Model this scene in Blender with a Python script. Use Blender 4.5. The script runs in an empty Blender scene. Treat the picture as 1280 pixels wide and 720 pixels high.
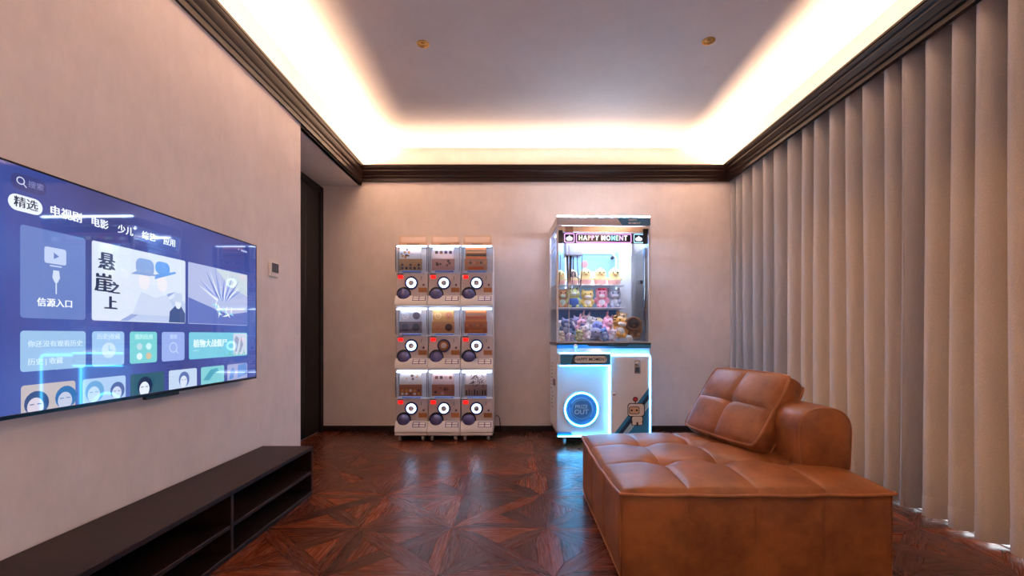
import bpy, bmesh, math, random
from mathutils import Vector, Matrix, Euler
random.seed(7)
PI = math.pi
SC = bpy.context.scene
COL = SC.collection
F, HX, HY, CH = 565.0, 644.0, 419.0, 0.95       # focal length in px, vanishing point, camera height

# ------------------------------------------------------------------ camera
cam_d = bpy.data.cameras.new('camera')
cam = bpy.data.objects.new('camera', cam_d); COL.objects.link(cam)
cam.location = (0, 0, CH); cam.rotation_euler = (PI / 2, 0, 0)
cam_d.sensor_width = 36; cam_d.lens = 36 * F / 1280
cam_d.shift_x = -(HX - 640) / 1280; cam_d.shift_y = (HY - 360) / 1280
cam_d.clip_start = 0.02
SC.camera = cam
SC.view_settings.view_transform = 'Standard'
SC.view_settings.look = 'None'
SC.view_settings.exposure = 1.12
SC.view_settings.gamma = 1.0
SC.view_settings.use_curve_mapping = False

# ------------------------------------------------------------------ world (daylight beyond the curtained window)
W = bpy.data.worlds.new('world'); SC.world = W; W.use_nodes = True
W.node_tree.nodes['Background'].inputs[0].default_value = (0.88, 0.94, 1.0, 1)
W.node_tree.nodes['Background'].inputs[1].default_value = 3.0

# ------------------------------------------------------------------ room sizes
XL, XR, XA, YB, YF, YE = -1.52, 2.112, -1.93, 4.47, -1.3, 3.20
ZM, ZLIP, ZC = 2.465, 2.61, 2.80                # moulding bottom, lip, ceiling
PL, PR, PB = 0.046, 0.093, 0.08                 # how far the mouldings stand out

def strip_light(name, loc, length, along, inward, power, color):
    """LED tape lying in the cove behind the moulding, tilted up into the room"""
    l = bpy.data.lights.new(name, 'AREA'); l.shape = 'RECTANGLE'
    l.size = length; l.size_y = 0.012; l.energy = power * length; l.color = color
    o = bpy.data.objects.new(name, l); COL.objects.link(o)
    x = Vector(along).normalized()
    n = (Vector(inward).normalized() * COVE_TILT + Vector((0, 0, 1))).normalized()
    z = -n; y = z.cross(x)
    m = Matrix((x, y, z)).transposed().to_4x4(); m.translation = Vector(loc)
    o.matrix_world = m
    return o
COVE_TILT = 2.8
WARM = (1.0, 0.64, 0.40)
strip_light('cove_light_back', ((XL + XR) / 2, YB - 0.022, 2.593), 3.55, (1, 0, 0), (0, -1, 0), 4.6, (1.0, 0.68, 0.44))
strip_light('cove_light_left', (XL + 0.006, (YB + YF) / 2, 2.592), 5.6, (0, 1, 0), (1, 0, 0), 9, WARM)
strip_light('cove_light_right', (XR - 0.012, (YB + YF) / 2, 2.577), 5.6, (0, 1, 0), (-1, 0, 0), 7.5, WARM)
strip_light('cove_light_front', ((XL + XR) / 2, YF + 0.022, 2.593), 3.55, (1, 0, 0), (0, 1, 0), 4.5, WARM)

# ------------------------------------------------------------------ colours and materials
def lin(c):
    out = []
    for v in c[:3]:
        v = v / 255.0
        out.append(v / 12.92 if v <= 0.04045 else ((v + 0.055) / 1.055) ** 2.4)
    return tuple(out) + (1.0,)

class NT:
    """tiny helper around a node tree"""
    def __init__(s, name):
        s.mat = bpy.data.materials.new(name); s.mat.use_nodes = True
        s.t = s.mat.node_tree; s.p = s.t.nodes['Principled BSDF']; s.out = s.t.nodes['Material Output']
    def n(s, typ, **kw):
        nd = s.t.nodes.new(typ)
        for k, v in kw.items(): setattr(nd, k, v)
        return nd
    def l(s, a, b): s.t.links.new(a, b)
    def ramp(s, fac, stops):
        r = s.n('ShaderNodeValToRGB'); cr = r.color_ramp
        while len(cr.elements) < len(stops): cr.elements.new(0.5)
        for e, (p, c) in zip(cr.elements, stops): e.position = p; e.color = c
        if fac is not None: s.l(fac, r.inputs[0])
        return r.outputs[0]
    def mapping(s, scale, coord='Object', loc=(0, 0, 0)):
        tc = s.n('ShaderNodeTexCoord'); mp = s.n('ShaderNodeMapping')
        mp.inputs['Scale'].default_value = scale; mp.inputs['Location'].default_value = loc
        s.l(tc.outputs[coord], mp.inputs[0]); return mp.outputs[0]
    def noise(s, vec, scale, detail=4, rough=0.5):
        nd = s.n('ShaderNodeTexNoise'); nd.inputs['Scale'].default_value = scale
        nd.inputs['Detail'].default_value = detail; nd.inputs['Roughness'].default_value = rough
        if vec is not None: s.l(vec, nd.inputs['Vector'])
        return nd.outputs['Fac']
    def bump(s, h, strength, dist=0.01):
        b = s.n('ShaderNodeBump'); b.inputs['Strength'].default_value = strength; b.inputs['Distance'].default_value = dist
        s.l(h, b.inputs['Height']); s.l(b.outputs[0], s.p.inputs['Normal'])

def pbr(name, c, rough=0.5, metal=0.0, emit=None, es=0.0, spec=0.5, coat=0.0, mottled=0.0, mscale=12, bump=0.0, bscale=200, linear=False):
    k = NT(name); col = tuple(c) + (1.0,) if linear else lin(c)
    p = k.p; p.inputs['Base Color'].default_value = col
    p.inputs['Roughness'].default_value = rough; p.inputs['Metallic'].default_value = metal
    p.inputs['Specular IOR Level'].default_value = spec; p.inputs['Coat Weight'].default_value = coat
    if emit is not None:
        p.inputs['Emission Color'].default_value = lin(emit); p.inputs['Emission Strength'].default_value = es
    if mottled:
        v = k.mapping((1, 1, 1))
        f = k.noise(v, mscale, 5, 0.6)
        lo = tuple(x * (1 - mottled) for x in col[:3]) + (1,); hi = tuple(min(1, x * (1 + mottled)) for x in col[:3]) + (1,)
        k.l(k.ramp(f, [(0.3, lo), (0.7, hi)]), p.inputs['Base Color'])
    if bump:
        k.bump(k.noise(k.mapping((1, 1, 1)), bscale, 3), bump, 0.004)
    return k.mat

def glow(name, c, strength):
    k = NT(name); e = k.n('ShaderNodeEmission'); e.inputs[0].default_value = lin(c); e.inputs[1].default_value = strength
    k.l(e.outputs[0], k.out.inputs[0]); return k.mat

def glass(name, tint=(255, 255, 255), base=0.04, rough=0.02, edge=0.75):
    """thin clear sheet: see-through, with a reflection that grows at grazing angles"""
    k = NT(name)
    tr = k.n('ShaderNodeBsdfTransparent'); tr.inputs[0].default_value = lin(tint)
    gl = k.n('ShaderNodeBsdfGlossy'); gl.inputs['Roughness'].default_value = rough
    fr = k.n('ShaderNodeFresnel'); fr.inputs[0].default_value = 1.3
    mul = k.n('ShaderNodeMath', operation='MULTIPLY_ADD'); mul.inputs[1].default_value = edge; mul.inputs[2].default_value = base
    k.l(fr.outputs[0], mul.inputs[0])
    mx = k.n('ShaderNodeMixShader'); k.l(mul.outputs[0], mx.inputs[0]); k.l(tr.outputs[0], mx.inputs[1]); k.l(gl.outputs[0], mx.inputs[2])
    k.l(mx.outputs[0], k.out.inputs[0]); return k.mat

def plaster(name, c, scale=3.0, amt=0.10):
    k = NT(name); col = lin(c)
    v = k.mapping((1, 1, 1))
    f1 = k.noise(v, scale, 6, 0.65); f2 = k.noise(k.mapping((1, 1, 0.35)), 22, 5, 0.7)
    a = k.n('ShaderNodeMath', operation='MULTIPLY_ADD'); a.inputs[1].default_value = 0.45; k.l(f2, a.inputs[0]); k.l(f1, a.inputs[2])
    lo = tuple(x * (1 - amt) for x in col[:3]) + (1,); hi = tuple(min(1, x * (1 + amt)) for x in col[:3]) + (1,)
    k.l(k.ramp(a.outputs[0], [(0.45, lo), (1.0, hi)]), k.p.inputs['Base Color'])
    k.p.inputs['Roughness'].default_value = 0.8; k.p.inputs['Specular IOR Level'].default_value = 0.2
    k.bump(f2, 0.12, 0.004); return k.mat

def wood(name, dark, mid, light, rough=0.28, uv=True, grain=26.0, coat=0.0, spread=0.9, spec=0.5):
    """planks: grain runs along u; every island and every object takes its own tone"""
    k = NT(name)
    geo = k.n('ShaderNodeNewGeometry'); oi = k.n('ShaderNodeObjectInfo')
    ad = k.n('ShaderNodeMath', operation='ADD'); k.l(geo.outputs['Random Per Island'], ad.inputs[0]); k.l(oi.outputs['Random'], ad.inputs[1])
    fr = k.n('ShaderNodeMath', operation='FRACT'); k.l(ad.outputs[0], fr.inputs[0])
    rnd = fr.outputs[0]
    tc = k.n('ShaderNodeTexCoord')
    sh = k.n('ShaderNodeVectorMath', operation='MULTIPLY_ADD')
    cb = k.n('ShaderNodeCombineXYZ'); k.l(rnd, cb.inputs[0]); k.l(rnd, cb.inputs[1]); k.l(rnd, cb.inputs[2])
    sh.inputs[1].default_value = (17.3, 9.1, 5.7); k.l(cb.outputs[0], sh.inputs[0]); k.l(tc.outputs['UV' if uv else 'Object'], sh.inputs[2])
    mp = k.n('ShaderNodeMapping'); mp.inputs['Scale'].default_value = (2.2, grain, grain); k.l(sh.outputs[0], mp.inputs[0])
    f = k.noise(mp.outputs[0], 1.6, 7, 0.62)
    mp2 = k.n('ShaderNodeMapping'); mp2.inputs['Scale'].default_value = (6, grain * 7, grain * 7); k.l(sh.outputs[0], mp2.inputs[0])
    f2 = k.noise(mp2.outputs[0], 1.3, 3, 0.6)
    m = k.n('ShaderNodeMath', operation='MULTIPLY_ADD'); m.inputs[1].default_value = 0.4; k.l(f2, m.inputs[0]); k.l(f, m.inputs[2])
    m2 = k.n('ShaderNodeMath', operation='MULTIPLY_ADD'); m2.inputs[1].default_value = spread; k.l(rnd, m2.inputs[0]); k.l(m.outputs[0], m2.inputs[2])
    c = k.ramp(None, [(0.0, lin(dark)), (0.5, lin(mid)), (1.0, lin(light))])
    d = k.n('ShaderNodeMath', operation='MULTIPLY_ADD'); d.inputs[1].default_value = 1 / (0.9 + spread); d.inputs[2].default_value = -0.40 / (0.9 + spread); k.l(m2.outputs[0], d.inputs[0])
    k.l(d.outputs[0], c.node.inputs[0]); k.l(c, k.p.inputs['Base Color'])
    rr = k.n('ShaderNodeMath', operation='MULTIPLY_ADD'); rr.inputs[1].default_value = 0.10; rr.inputs[2].default_value = rough; k.l(f2, rr.inputs[0]); k.l(rr.outputs[0], k.p.inputs['Roughness'])
    k.p.inputs['Specular IOR Level'].default_value = spec; k.p.inputs['Coat Weight'].default_value = coat; k.p.inputs['Coat Roughness'].default_value = 0.12
    k.bump(f2, 0.05, 0.002); return k.mat

def leather(name, c, dark):
    k = NT(name); v = k.mapping((1, 1, 1))
    f = k.noise(v, 7, 6, 0.65); g = k.noise(v, 240, 3, 0.6)
    vo = k.n('ShaderNodeTexVoronoi'); vo.inputs['Scale'].default_value = 260; k.l(v, vo.inputs['Vector'])
    k.l(k.ramp(f, [(0.28, lin(dark)), (0.62, lin(c)), (0.9, tuple(min(1, x * 1.25) for x in lin(c)[:3]) + (1,))]), k.p.inputs['Base Color'])
    r = k.n('ShaderNodeMath', operation='MULTIPLY_ADD'); r.inputs[1].default_value = 0.14; r.inputs[2].default_value = 0.31; k.l(f, r.inputs[0]); k.l(r.outputs[0], k.p.inputs['Roughness'])
    a = k.n('ShaderNodeMath', operation='MULTIPLY_ADD'); a.inputs[1].default_value = 0.5; k.l(g, a.inputs[0]); k.l(vo.outputs['Distance'], a.inputs[2])
    k.bump(a.outputs[0], 0.10, 0.003)
    k.p.inputs['Specular IOR Level'].default_value = 0.45; return k.mat

def curtain_mat(name):
    """woven curtain: diffuse cloth that lets daylight through in fine speckles"""
    k = NT(name); v = k.mapping((1, 1, 1))
    sp = k.noise(k.mapping((1, 1, 1)), 190, 2, 0.7)
    spk = k.ramp(sp, [(0.48, (0.4, 0.4, 0.4, 1)), (0.66, (2.2, 2.2, 2.2, 1))])
    df = k.n('ShaderNodeBsdfDiffuse'); df.inputs[0].default_value = lin((186, 181, 180))
    tr = k.n('ShaderNodeBsdfTranslucent')
    tm = k.n('ShaderNodeMix', data_type='RGBA', blend_type='MULTIPLY'); tm.inputs[0].default_value = 1
    tm.inputs[6].default_value = (0.95, 0.40, 0.13, 1); k.l(spk, tm.inputs[7]); k.l(tm.outputs[2], tr.inputs[0])
    mx = k.n('ShaderNodeMixShader'); mx.inputs[0].default_value = 0.065
    k.l(df.outputs[0], mx.inputs[1]); k.l(tr.outputs[0], mx.inputs[2]); k.l(mx.outputs[0], k.out.inputs[0])
    b = k.n('ShaderNodeBump'); b.inputs['Strength'].default_value = 0.15; b.inputs['Distance'].default_value = 0.002
    k.l(k.noise(v, 500, 2), b.inputs['Height']); k.l(b.outputs[0], df.inputs['Normal'])
    return k.mat

def plush_mat():
    k = NT('plush_cloth'); oi = k.n('ShaderNodeObjectInfo'); k.l(oi.outputs['Color'], k.p.inputs['Base Color'])
    k.p.inputs['Roughness'].default_value = 0.95; k.p.inputs['Sheen Weight'].default_value = 0.4; k.p.inputs['Specular IOR Level'].default_value = 0.1
    k.bump(k.noise(k.mapping((1, 1, 1)), 150, 3), 0.5, 0.004); return k.mat

M = dict(
    wall=plaster('wall_plaster', (230, 218, 216)), ceiling=plaster('ceiling_plaster', (226, 220, 218), 2.2, 0.06),
    moulding=pbr('dark_moulding', (32, 14, 9), 0.38, mottled=0.2, mscale=30, spec=0.35),
    baseboard=pbr('dark_baseboard', (34, 22, 18), 0.4), door=pbr('dark_door', (13, 8, 7), 0.55, mottled=0.3, mscale=20),
    parquet=wood('walnut_parquet', (42, 19, 10), (100, 46, 23), (156, 78, 40), 0.22, spread=1.0, spec=0.42),
    subfloor=pbr('subfloor', (26, 14, 10), 0.7), stand=wood('walnut_stand', (22, 11, 9), (44, 23, 18), (60, 32, 24), 0.46, uv=False, grain=14, spread=0.25, spec=0.3),
    leather=leather('tan_leather', (162, 98, 54), (114, 65, 37)), piping=leather('piping_leather', (176, 112, 68), (138, 84, 50)),
    curtain=curtain_mat('curtain_cloth'),
    white=pbr('white_plastic', (226, 222, 222), 0.35), panel=pbr('panel_plastic', (205, 196, 202), 0.4), offwhite=pbr('satin_white', (232, 232, 236), 0.3),
    black=pbr('black_plastic', (14, 14, 16), 0.35), darkgrey=pbr('dark_grey', (52, 50, 58), 0.4), chrome=pbr('chrome', (210, 212, 216), 0.15, 1.0),
    gold=pbr('brass', (200, 160, 95), 0.25, 1.0), rubber=pbr('grey_rubber', (150, 146, 146), 0.6), navy=pbr('navy_enamel', (24, 60, 96), 0.35), ink=pbr('dark_ink', (30, 26, 34), 0.5),
    blue=pbr('blue_enamel', (52, 140, 196), 0.4), paleblue=pbr('pale_blue_print', (168, 205, 232), 0.5), tan=pbr('tan_acrylic', (226, 182, 148), 0.35), label=pbr('label_paper', (236, 228, 226), 0.6),
    violet=pbr('violet_print', (70, 52, 120), 0.5), brownprint=pbr('brown_print', (170, 112, 70), 0.5), smoke=pbr('smoked_dome', (96, 92, 146), 0.12, coat=0.4), red=pbr('red_lens', (220, 30, 30), 0.25, emit=(255, 22, 18), es=0.7),
    clear=glass('clear_glass', (250, 252, 255), 0.015, 0.01, 0.7), bubble=glass('clear_plastic', (246, 248, 252), 0.05, 0.06, 0.9), pane=glass('window_glass', (255, 255, 255), 0.02, 0.01, 0.8),
    side_sheet=glass('reflecting_glass', (240, 244, 250), 0.16, 0.03, 0.8), mirror=pbr('mirror_sheet', (206, 206, 214), 0.12, 1.0), plush=plush_mat(),
    led_cyan=glow('cyan_led', (70, 188, 255), 19.0), led_white=glow('white_led', (200, 228, 255), 60.0), led_dial=glow('dial_led', (176, 214, 255), 4.2), led_roof=glow('roof_lamp', (208, 226, 255), 50.0), led_case=glow('display_led', (206, 224, 255), 7.5),
    backlit=pbr('backlit_sheet', (112, 156, 196), 0.5, emit=(190, 222, 250), es=0.1),
    gap_white=pbr('gap_strip_white', (238, 238, 238), 0.5), frame=pbr('window_frame_metal', (150, 150, 150), 0.4),
)
# ------------------------------------------------------------------ mesh builder
class MB:
    def __init__(s): s.v = []; s.f = []; s.mi = []
    def add(s, vs, fs, mi=0):
        o = len(s.v); s.v += [tuple(v) for v in vs]; s.f += [tuple(i + o for i in f) for f in fs]; s.mi += [mi] * len(fs); return s
    def box(s, x0, y0, z0, x1, y1, z1, b=0.0, mi=0):
        lo, hi = (min(x0, x1), min(y0, y1), min(z0, z1)), (max(x0, x1), max(y0, y1), max(z0, z1))
        if b <= 0:
            vs = [(hi[0] if i & 1 else lo[0], hi[1] if i & 2 else lo[1], hi[2] if i & 4 else lo[2]) for i in range(8)]
            return s.add(vs, [(0, 2, 3, 1), (4, 5, 7, 6), (0, 1, 5, 4), (2, 6, 7, 3), (0, 4, 6, 2), (1, 3, 7, 5)], mi)
        b = min(b, 0.49 * min(hi[i] - lo[i] for i in range(3)))
        vs, ix = [], {}
        for c in range(8):
            sg = [(c >> a) & 1 for a in range(3)]
            for a in range(3):
                p = [(hi[j] - (b if j != a else 0)) if sg[j] else (lo[j] + (b if j != a else 0)) for j in range(3)]
                ix[c, a] = len(vs); vs.append(p)
        fs = []
        for a in range(3):
            u, w = [j for j in range(3) if j != a]
            for sd in (0, 1):
                q = [(sd << a) | (p << u) | (r << w) for p, r in ((0, 0), (1, 0), (1, 1), (0, 1))]
                fs.append([ix[c, a] for c in q])
            for p in (0, 1):
                for r in (0, 1):
                    c0 = (p << u) | (r << w); c1 = c0 | (1 << a)
                    fs.append([ix[c0, u], ix[c1, u], ix[c1, w], ix[c0, w]])
        for c in range(8): fs.append([ix[c, 0], ix[c, 1], ix[c, 2]])
        return s.add(vs, fs, mi)
    def tube(s, pts, r, n=8, closed=False, mi=0, flat=None):
        P = [Vector(p) for p in pts]; m = len(P)
        T = [((P[(i + 1) % m] if closed or i < m - 1 else P[i]) - (P[i - 1] if closed or i > 0 else P[i])).normalized() for i in range(m)]
        u = T[0].orthogonal().normalized(); vs, fs = [], []
        for i in range(m):
            u = (u - T[i] * u.dot(T[i])).normalized(); w = T[i].cross(u); rr = r[i] if isinstance(r, (list, tuple)) else r
            for k in range(n):
                a = 2 * PI * k / n; vs.append(P[i] + u * (rr * math.cos(a)) + w * (rr * math.sin(a)))
        for i in range(m if closed else m - 1):
            j = (i + 1) % m
            for k in range(n): fs.append((i * n + k, i * n + (k + 1) % n, j * n + (k + 1) % n, j * n + k))
        if not closed: fs += [tuple(range(n))[::-1], tuple((m - 1) * n + k for k in range(n))]
        return s.add(vs, fs, mi)
    def lathe(s, prof, c=(0, 0, 0), axis='z', n=24, mi=0):
        """prof: list of (radius, height along axis); axis y points towards the viewer (-y)"""
        vs, fs = [], []
        for r, h in prof:
            for k in range(n):
                a = 2 * PI * k / n; x, y = r * math.cos(a), r * math.sin(a)
                if axis == 'z': p = (x, y, h)
                elif axis == 'y': p = (x, -h, y)
                else: p = (h, x, y)
                vs.append((p[0] + c[0], p[1] + c[1], p[2] + c[2]))
        for i in range(len(prof) - 1):
            for k in range(n): fs.append((i * n + k, i * n + (k + 1) % n, (i + 1) * n + (k + 1) % n, (i + 1) * n + k))
        if prof[0][0] > 1e-6: fs.append(tuple(range(n)))
        if prof[-1][0] > 1e-6: fs.append(tuple((len(prof) - 1) * n + k for k in range(n)))
        return s.add(vs, fs, mi)
    def ring(s, ri, ro, h0, h1, c, axis='y', n=32, mi=0):
        return s.lathe([(ri, h0), (ro, h0), (ro, h1), (ri, h1), (ri, h0)], c, axis, n, mi)
    def prism(s, poly, fn, w0, w1, mi=0):
        n = len(poly); vs = [fn(u, v, w0) for u, v in poly] + [fn(u, v, w1) for u, v in poly]
        fs = [tuple(range(n))[::-1], tuple(range(n, 2 * n))] + [(i, (i + 1) % n, n + (i + 1) % n, n + i) for i in range(n)]
        return s.add(vs, fs, mi)
    def flat(s, poly, fn, w=0.0, mi=0): return s.add([fn(u, v, w) for u, v in poly], [tuple(range(len(poly)))], mi)
    def grid(s, nu, nv, fn, mi=0):
        vs = [fn(i / nu, j / nv) for j in range(nv + 1) for i in range(nu + 1)]
        fs = [(j * (nu + 1) + i, j * (nu + 1) + i + 1, (j + 1) * (nu + 1) + i + 1, (j + 1) * (nu + 1) + i) for j in range(nv) for i in range(nu)]
        return s.add(vs, fs, mi)
    def ball(s, c, r, nu=12, nv=8, mi=0):
        rx, ry, rz = r if isinstance(r, (list, tuple)) else (r, r, r); vs = [(c[0], c[1], c[2] - rz)]; fs = []
        for j in range(1, nv):
            t = PI * j / nv
            for i in range(nu):
                a = 2 * PI * i / nu; vs.append((c[0] + rx * math.sin(t) * math.cos(a), c[1] + ry * math.sin(t) * math.sin(a), c[2] - rz * math.cos(t)))
        vs.append((c[0], c[1], c[2] + rz)); last = len(vs) - 1
        for i in range(nu):
            fs.append((0, 1 + (i + 1) % nu, 1 + i)); fs.append((last, last - nu + i, last - nu + (i + 1) % nu))
        for j in range(nv - 2):
            for i in range(nu):
                a, b = 1 + j * nu + i, 1 + j * nu + (i + 1) % nu; fs.append((a, b, b + nu, a + nu))
        return s.add(vs, fs, mi)
    def mesh(s, name, mats, org=None, smooth=35, normals=True):
        vs = s.v if org is None else [(a - org[0], b - org[1], c - org[2]) for a, b, c in s.v]
        me = bpy.data.meshes.new(name); me.from_pydata(vs, [], s.f); me.update()
        for m in (mats if isinstance(mats, (list, tuple)) else [mats]): me.materials.append(M[m] if isinstance(m, str) else m)
        me.polygons.foreach_set('material_index', s.mi)
        if normals:
            bm = bmesh.new(); bm.from_mesh(me); bmesh.ops.recalc_face_normals(bm, faces=bm.faces); bm.to_mesh(me); bm.free()
        if smooth:
            me.polygons.foreach_set('use_smooth', [True] * len(me.polygons)); me.set_sharp_from_angle(angle=math.radians(smooth))
        me.update(); return me
    def build(s, name, mats, parent=None, org=None, smooth=35, normals=True):
        return link(name, s.mesh(name, mats, org, smooth, normals), parent)

def link(name, me, parent=None):
    o = bpy.data.objects.new(name, me); COL.objects.link(o)
    if parent is not None: o.parent = parent
    return o
def tag(o, label=None, cat=None, group=None, kind=None):
    if label: o['label'] = label
    if cat: o['category'] = cat
    if group: o['group'] = group
    if kind: o['kind'] = kind
    return o
def thing(name, loc, label, cat, group=None, rz=0.0):
    o = bpy.data.objects.new(name, None); COL.objects.link(o); o.empty_display_size = 0.05
    o.location = loc; o.rotation_euler = (0, 0, rz); return tag(o, label, cat, group)
def copy_tree(o, parent=None):
    c = o.copy(); COL.objects.link(c)
    if parent is not None: c.parent = parent
    for ch in list(o.children): copy_tree(ch, c)
    return c
XZ = lambda y: (lambda u, v, w=0.0: (u, y - w, v))          # a plane facing the viewer
def rrect(x0, z0, x1, z1, r, n=5):
    r = min(r, (x1 - x0) / 2, (z1 - z0) / 2); out = []
    for cx, cz, a0 in ((x1 - r, z1 - r, 0), (x0 + r, z1 - r, 90), (x0 + r, z0 + r, 180), (x1 - r, z0 + r, 270)):
        for i in range(n + 1):
            a = math.radians(a0 + 90 * i / n); out.append((cx + r * math.cos(a), cz + r * math.sin(a)))
    return out
def disc(cx, cz, r, n=20, sx=1.0): return [(cx + r * sx * math.cos(2 * PI * i / n), cz + r * math.sin(2 * PI * i / n)) for i in range(n)]
def text_poly(body, size, bold=0.0, align='LEFT'):
    """lettering as flat polygons: list of 2D vertices and faces"""
    cu = bpy.data.curves.new('lettering', 'FONT'); cu.body = body; cu.size = size; cu.offset = bold; cu.align_x = align; cu.align_y = 'CENTER'; cu.resolution_u = 3
    o = bpy.data.objects.new('lettering', cu); COL.objects.link(o)
    dg = bpy.context.evaluated_depsgraph_get(); me = bpy.data.meshes.new_from_object(o.evaluated_get(dg))
    vs = [(v.co.x, v.co.y) for v in me.vertices]; fs = [tuple(p.vertices) for p in me.polygons]
    bpy.data.objects.remove(o); bpy.data.curves.remove(cu); bpy.data.meshes.remove(me)
    return vs, fs
def lettering(mb, body, size, at, fn, w, bold=0.0, align='CENTER', mi=0, sx=1.0):
    vs, fs = text_poly(body, size, bold, align)
    return mb.add([fn(at[0] + u * sx, at[1] + v, w) for u, v in vs], fs, mi)
# ------------------------------------------------------------------ the room shell
def struct(name, mb, mat, parent=None, **kw):
    o = mb.build(name, mat, parent, **kw)
    if parent is None: o['kind'] = 'structure'
    return o
TH = 0.12
floor = struct('floor', MB().box(XA - TH, YF - TH, -0.10, XR + 0.40, YB + TH, -0.007), 'subfloor')
ceiling = struct('ceiling', MB().box(XA - TH, YF - TH, ZC, XR + 0.40, YB + TH, ZC + 0.10), 'ceiling')
struct('soffit', MB().box(XA, YE, 2.43, XL - 0.001, YB, ZC), 'ceiling', ceiling)
struct('wall_left', MB().box(XA, YF, 0, XL, YE, ZC), 'wall')
struct('wall_alcove', MB().box(XA - TH, YE - TH, 0, XA, YB, ZC), 'wall')
struct('wall_back', MB().box(XA - TH, YB, 0, XR + 0.40, YB + TH, ZC), 'wall')
struct('wall_front', MB().box(XA - TH, YF - TH, 0, XR + 0.40, YF, ZC), 'wall')
WX0, WX1, WY0, WY1, WZ1 = 2.36, 2.46, -0.6, 3.66, 1.83
wr = MB().box(WX0, WY1, 0, WX1, YB, ZC).box(WX0, YF, 0, WX1, WY0, ZC).box(WX0, WY0, WZ1, WX1, WY1, ZC)
struct('wall_right', wr, 'wall')
# window behind the curtains: frame, mullions, panes
win = thing('window_1', (WX0 + 0.05, WY0, 0), None, None); win['kind'] = 'structure'
org = tuple(win.location)
NP = 4
for i in range(NP):
    a, b = WY0 + (WY1 - WY0) * i / NP, WY0 + (WY1 - WY0) * (i + 1) / NP
    fr = MB().box(WX0 + .03, a, .02, WX0 + .07, a + .045, WZ1, .004).box(WX0 + .03, b - .045, .02, WX0 + .07, b, WZ1, .004)
    fr.box(WX0 + .03, a + .045, .02, WX0 + .07, b - .045, .06, .004).box(WX0 + .03, a + .045, WZ1 - .045, WX0 + .07, b - .045, WZ1, .004)
    f = fr.build('window_frame', 'frame', win, org)
    MB().box(WX0 + .047, a + .045, .06, WX0 + .053, b - .045, WZ1 - .045).build('pane', 'pane', f, org)
struct('bright_gap_strip', MB().box(2.20, WY0, -0.006, 2.60, WY1, 0.004), 'gap_white')      # unseen white strip added so daylight gaps under the hems show white
# cove mouldings with mitred ends
PROF = [(0, 0), (.3, 0), (.3, .2), (.42, .23), (.47, .3), (.47, .37), (.56, .41), (.63, .53), (.73, .62), (.73, .69), (.84, .74), (.93, .85), (.93, .9), (1, .91), (1, 1), (.9, 1), (.9, .84), (.6, .6), (0, .55)]
def moulding(name, p, zb, ends):
    """ends: function (a, side) -> (x, y) for protrusion a of 0..1"""
    n = len(PROF); vs = []
    for sd in (0, 1):
        for a, b in PROF:
            x, y = ends(a, sd); vs.append((x, y, zb + b * (ZLIP - zb)))
    fs = [(i, (i + 1) % n, n + (i + 1) % n, n + i) for i in range(n)]
    return struct(name, MB().add(vs, fs), 'moulding', smooth=25)
moulding('trim_1', PB, ZM, lambda a, s: ((XR - a * PR) if s else (XL + a * PL), YB - a * PB))
moulding('trim_2', PL, ZM - .02, lambda a, s: (XL + a * PL, (YB - a * PB) if s else (YF + a * PB)))
moulding('trim_3', PR, ZM, lambda a, s: (XR - a * PR, (YB - a * PB) if s else (YF + a * PB)))
moulding('trim_4', PB, ZM, lambda a, s: ((XR - a * PR) if s else (XL + a * PL), YF + a * PB))
struct('trim_6', MB().box(XR, YF, ZM + .02, XR + .02, YB, ZC), 'wall')                     # board behind the right moulding
struct('trim_7', MB().box(XR + .02, YF, ZM + .06, WX0, YB, ZM + .08), 'wall')              # lid of the curtain pocket
struct('trim_8', MB().box(XL - .03, YE, 2.43, XL, YB, ZM + .03), 'moulding')               # dark edge across the alcove
struct('baseboard_back', MB().box(XA, YB - .012, 0, WX0, YB, .056, .003), 'baseboard')
struct('baseboard_left', MB().box(XL, YF, 0, XL + .006, YE, .05, .002), 'wall')
# dark door in the alcove
dr = thing('door_1', (XA, YE, 0), None, None); dr['kind'] = 'structure'; og = tuple(dr.location)
MB().box(XA, YE, 0, XA + .035, YE + .06, 2.405, .004).box(XA, YB - .06, 0, XA + .035, YB, 2.405, .004).box(XA, YE, 2.345, XA + .035, YB, 2.405, .004).build('door_frame', 'door', dr, og)
for i in range(4):
    a = YE + .065 + i * (YB - YE - .13) / 4
    MB().box(XA, a, .012, XA + .02, a + (YB - YE - .13) / 4 - .006, 2.34, .004).build('door_panel', 'door', dr, og)
MB().box(XA + .02, YE + .16, 1.0, XA + .055, YE + .19, 1.16, .006).build('door_handle', 'black', dr, og)

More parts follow.
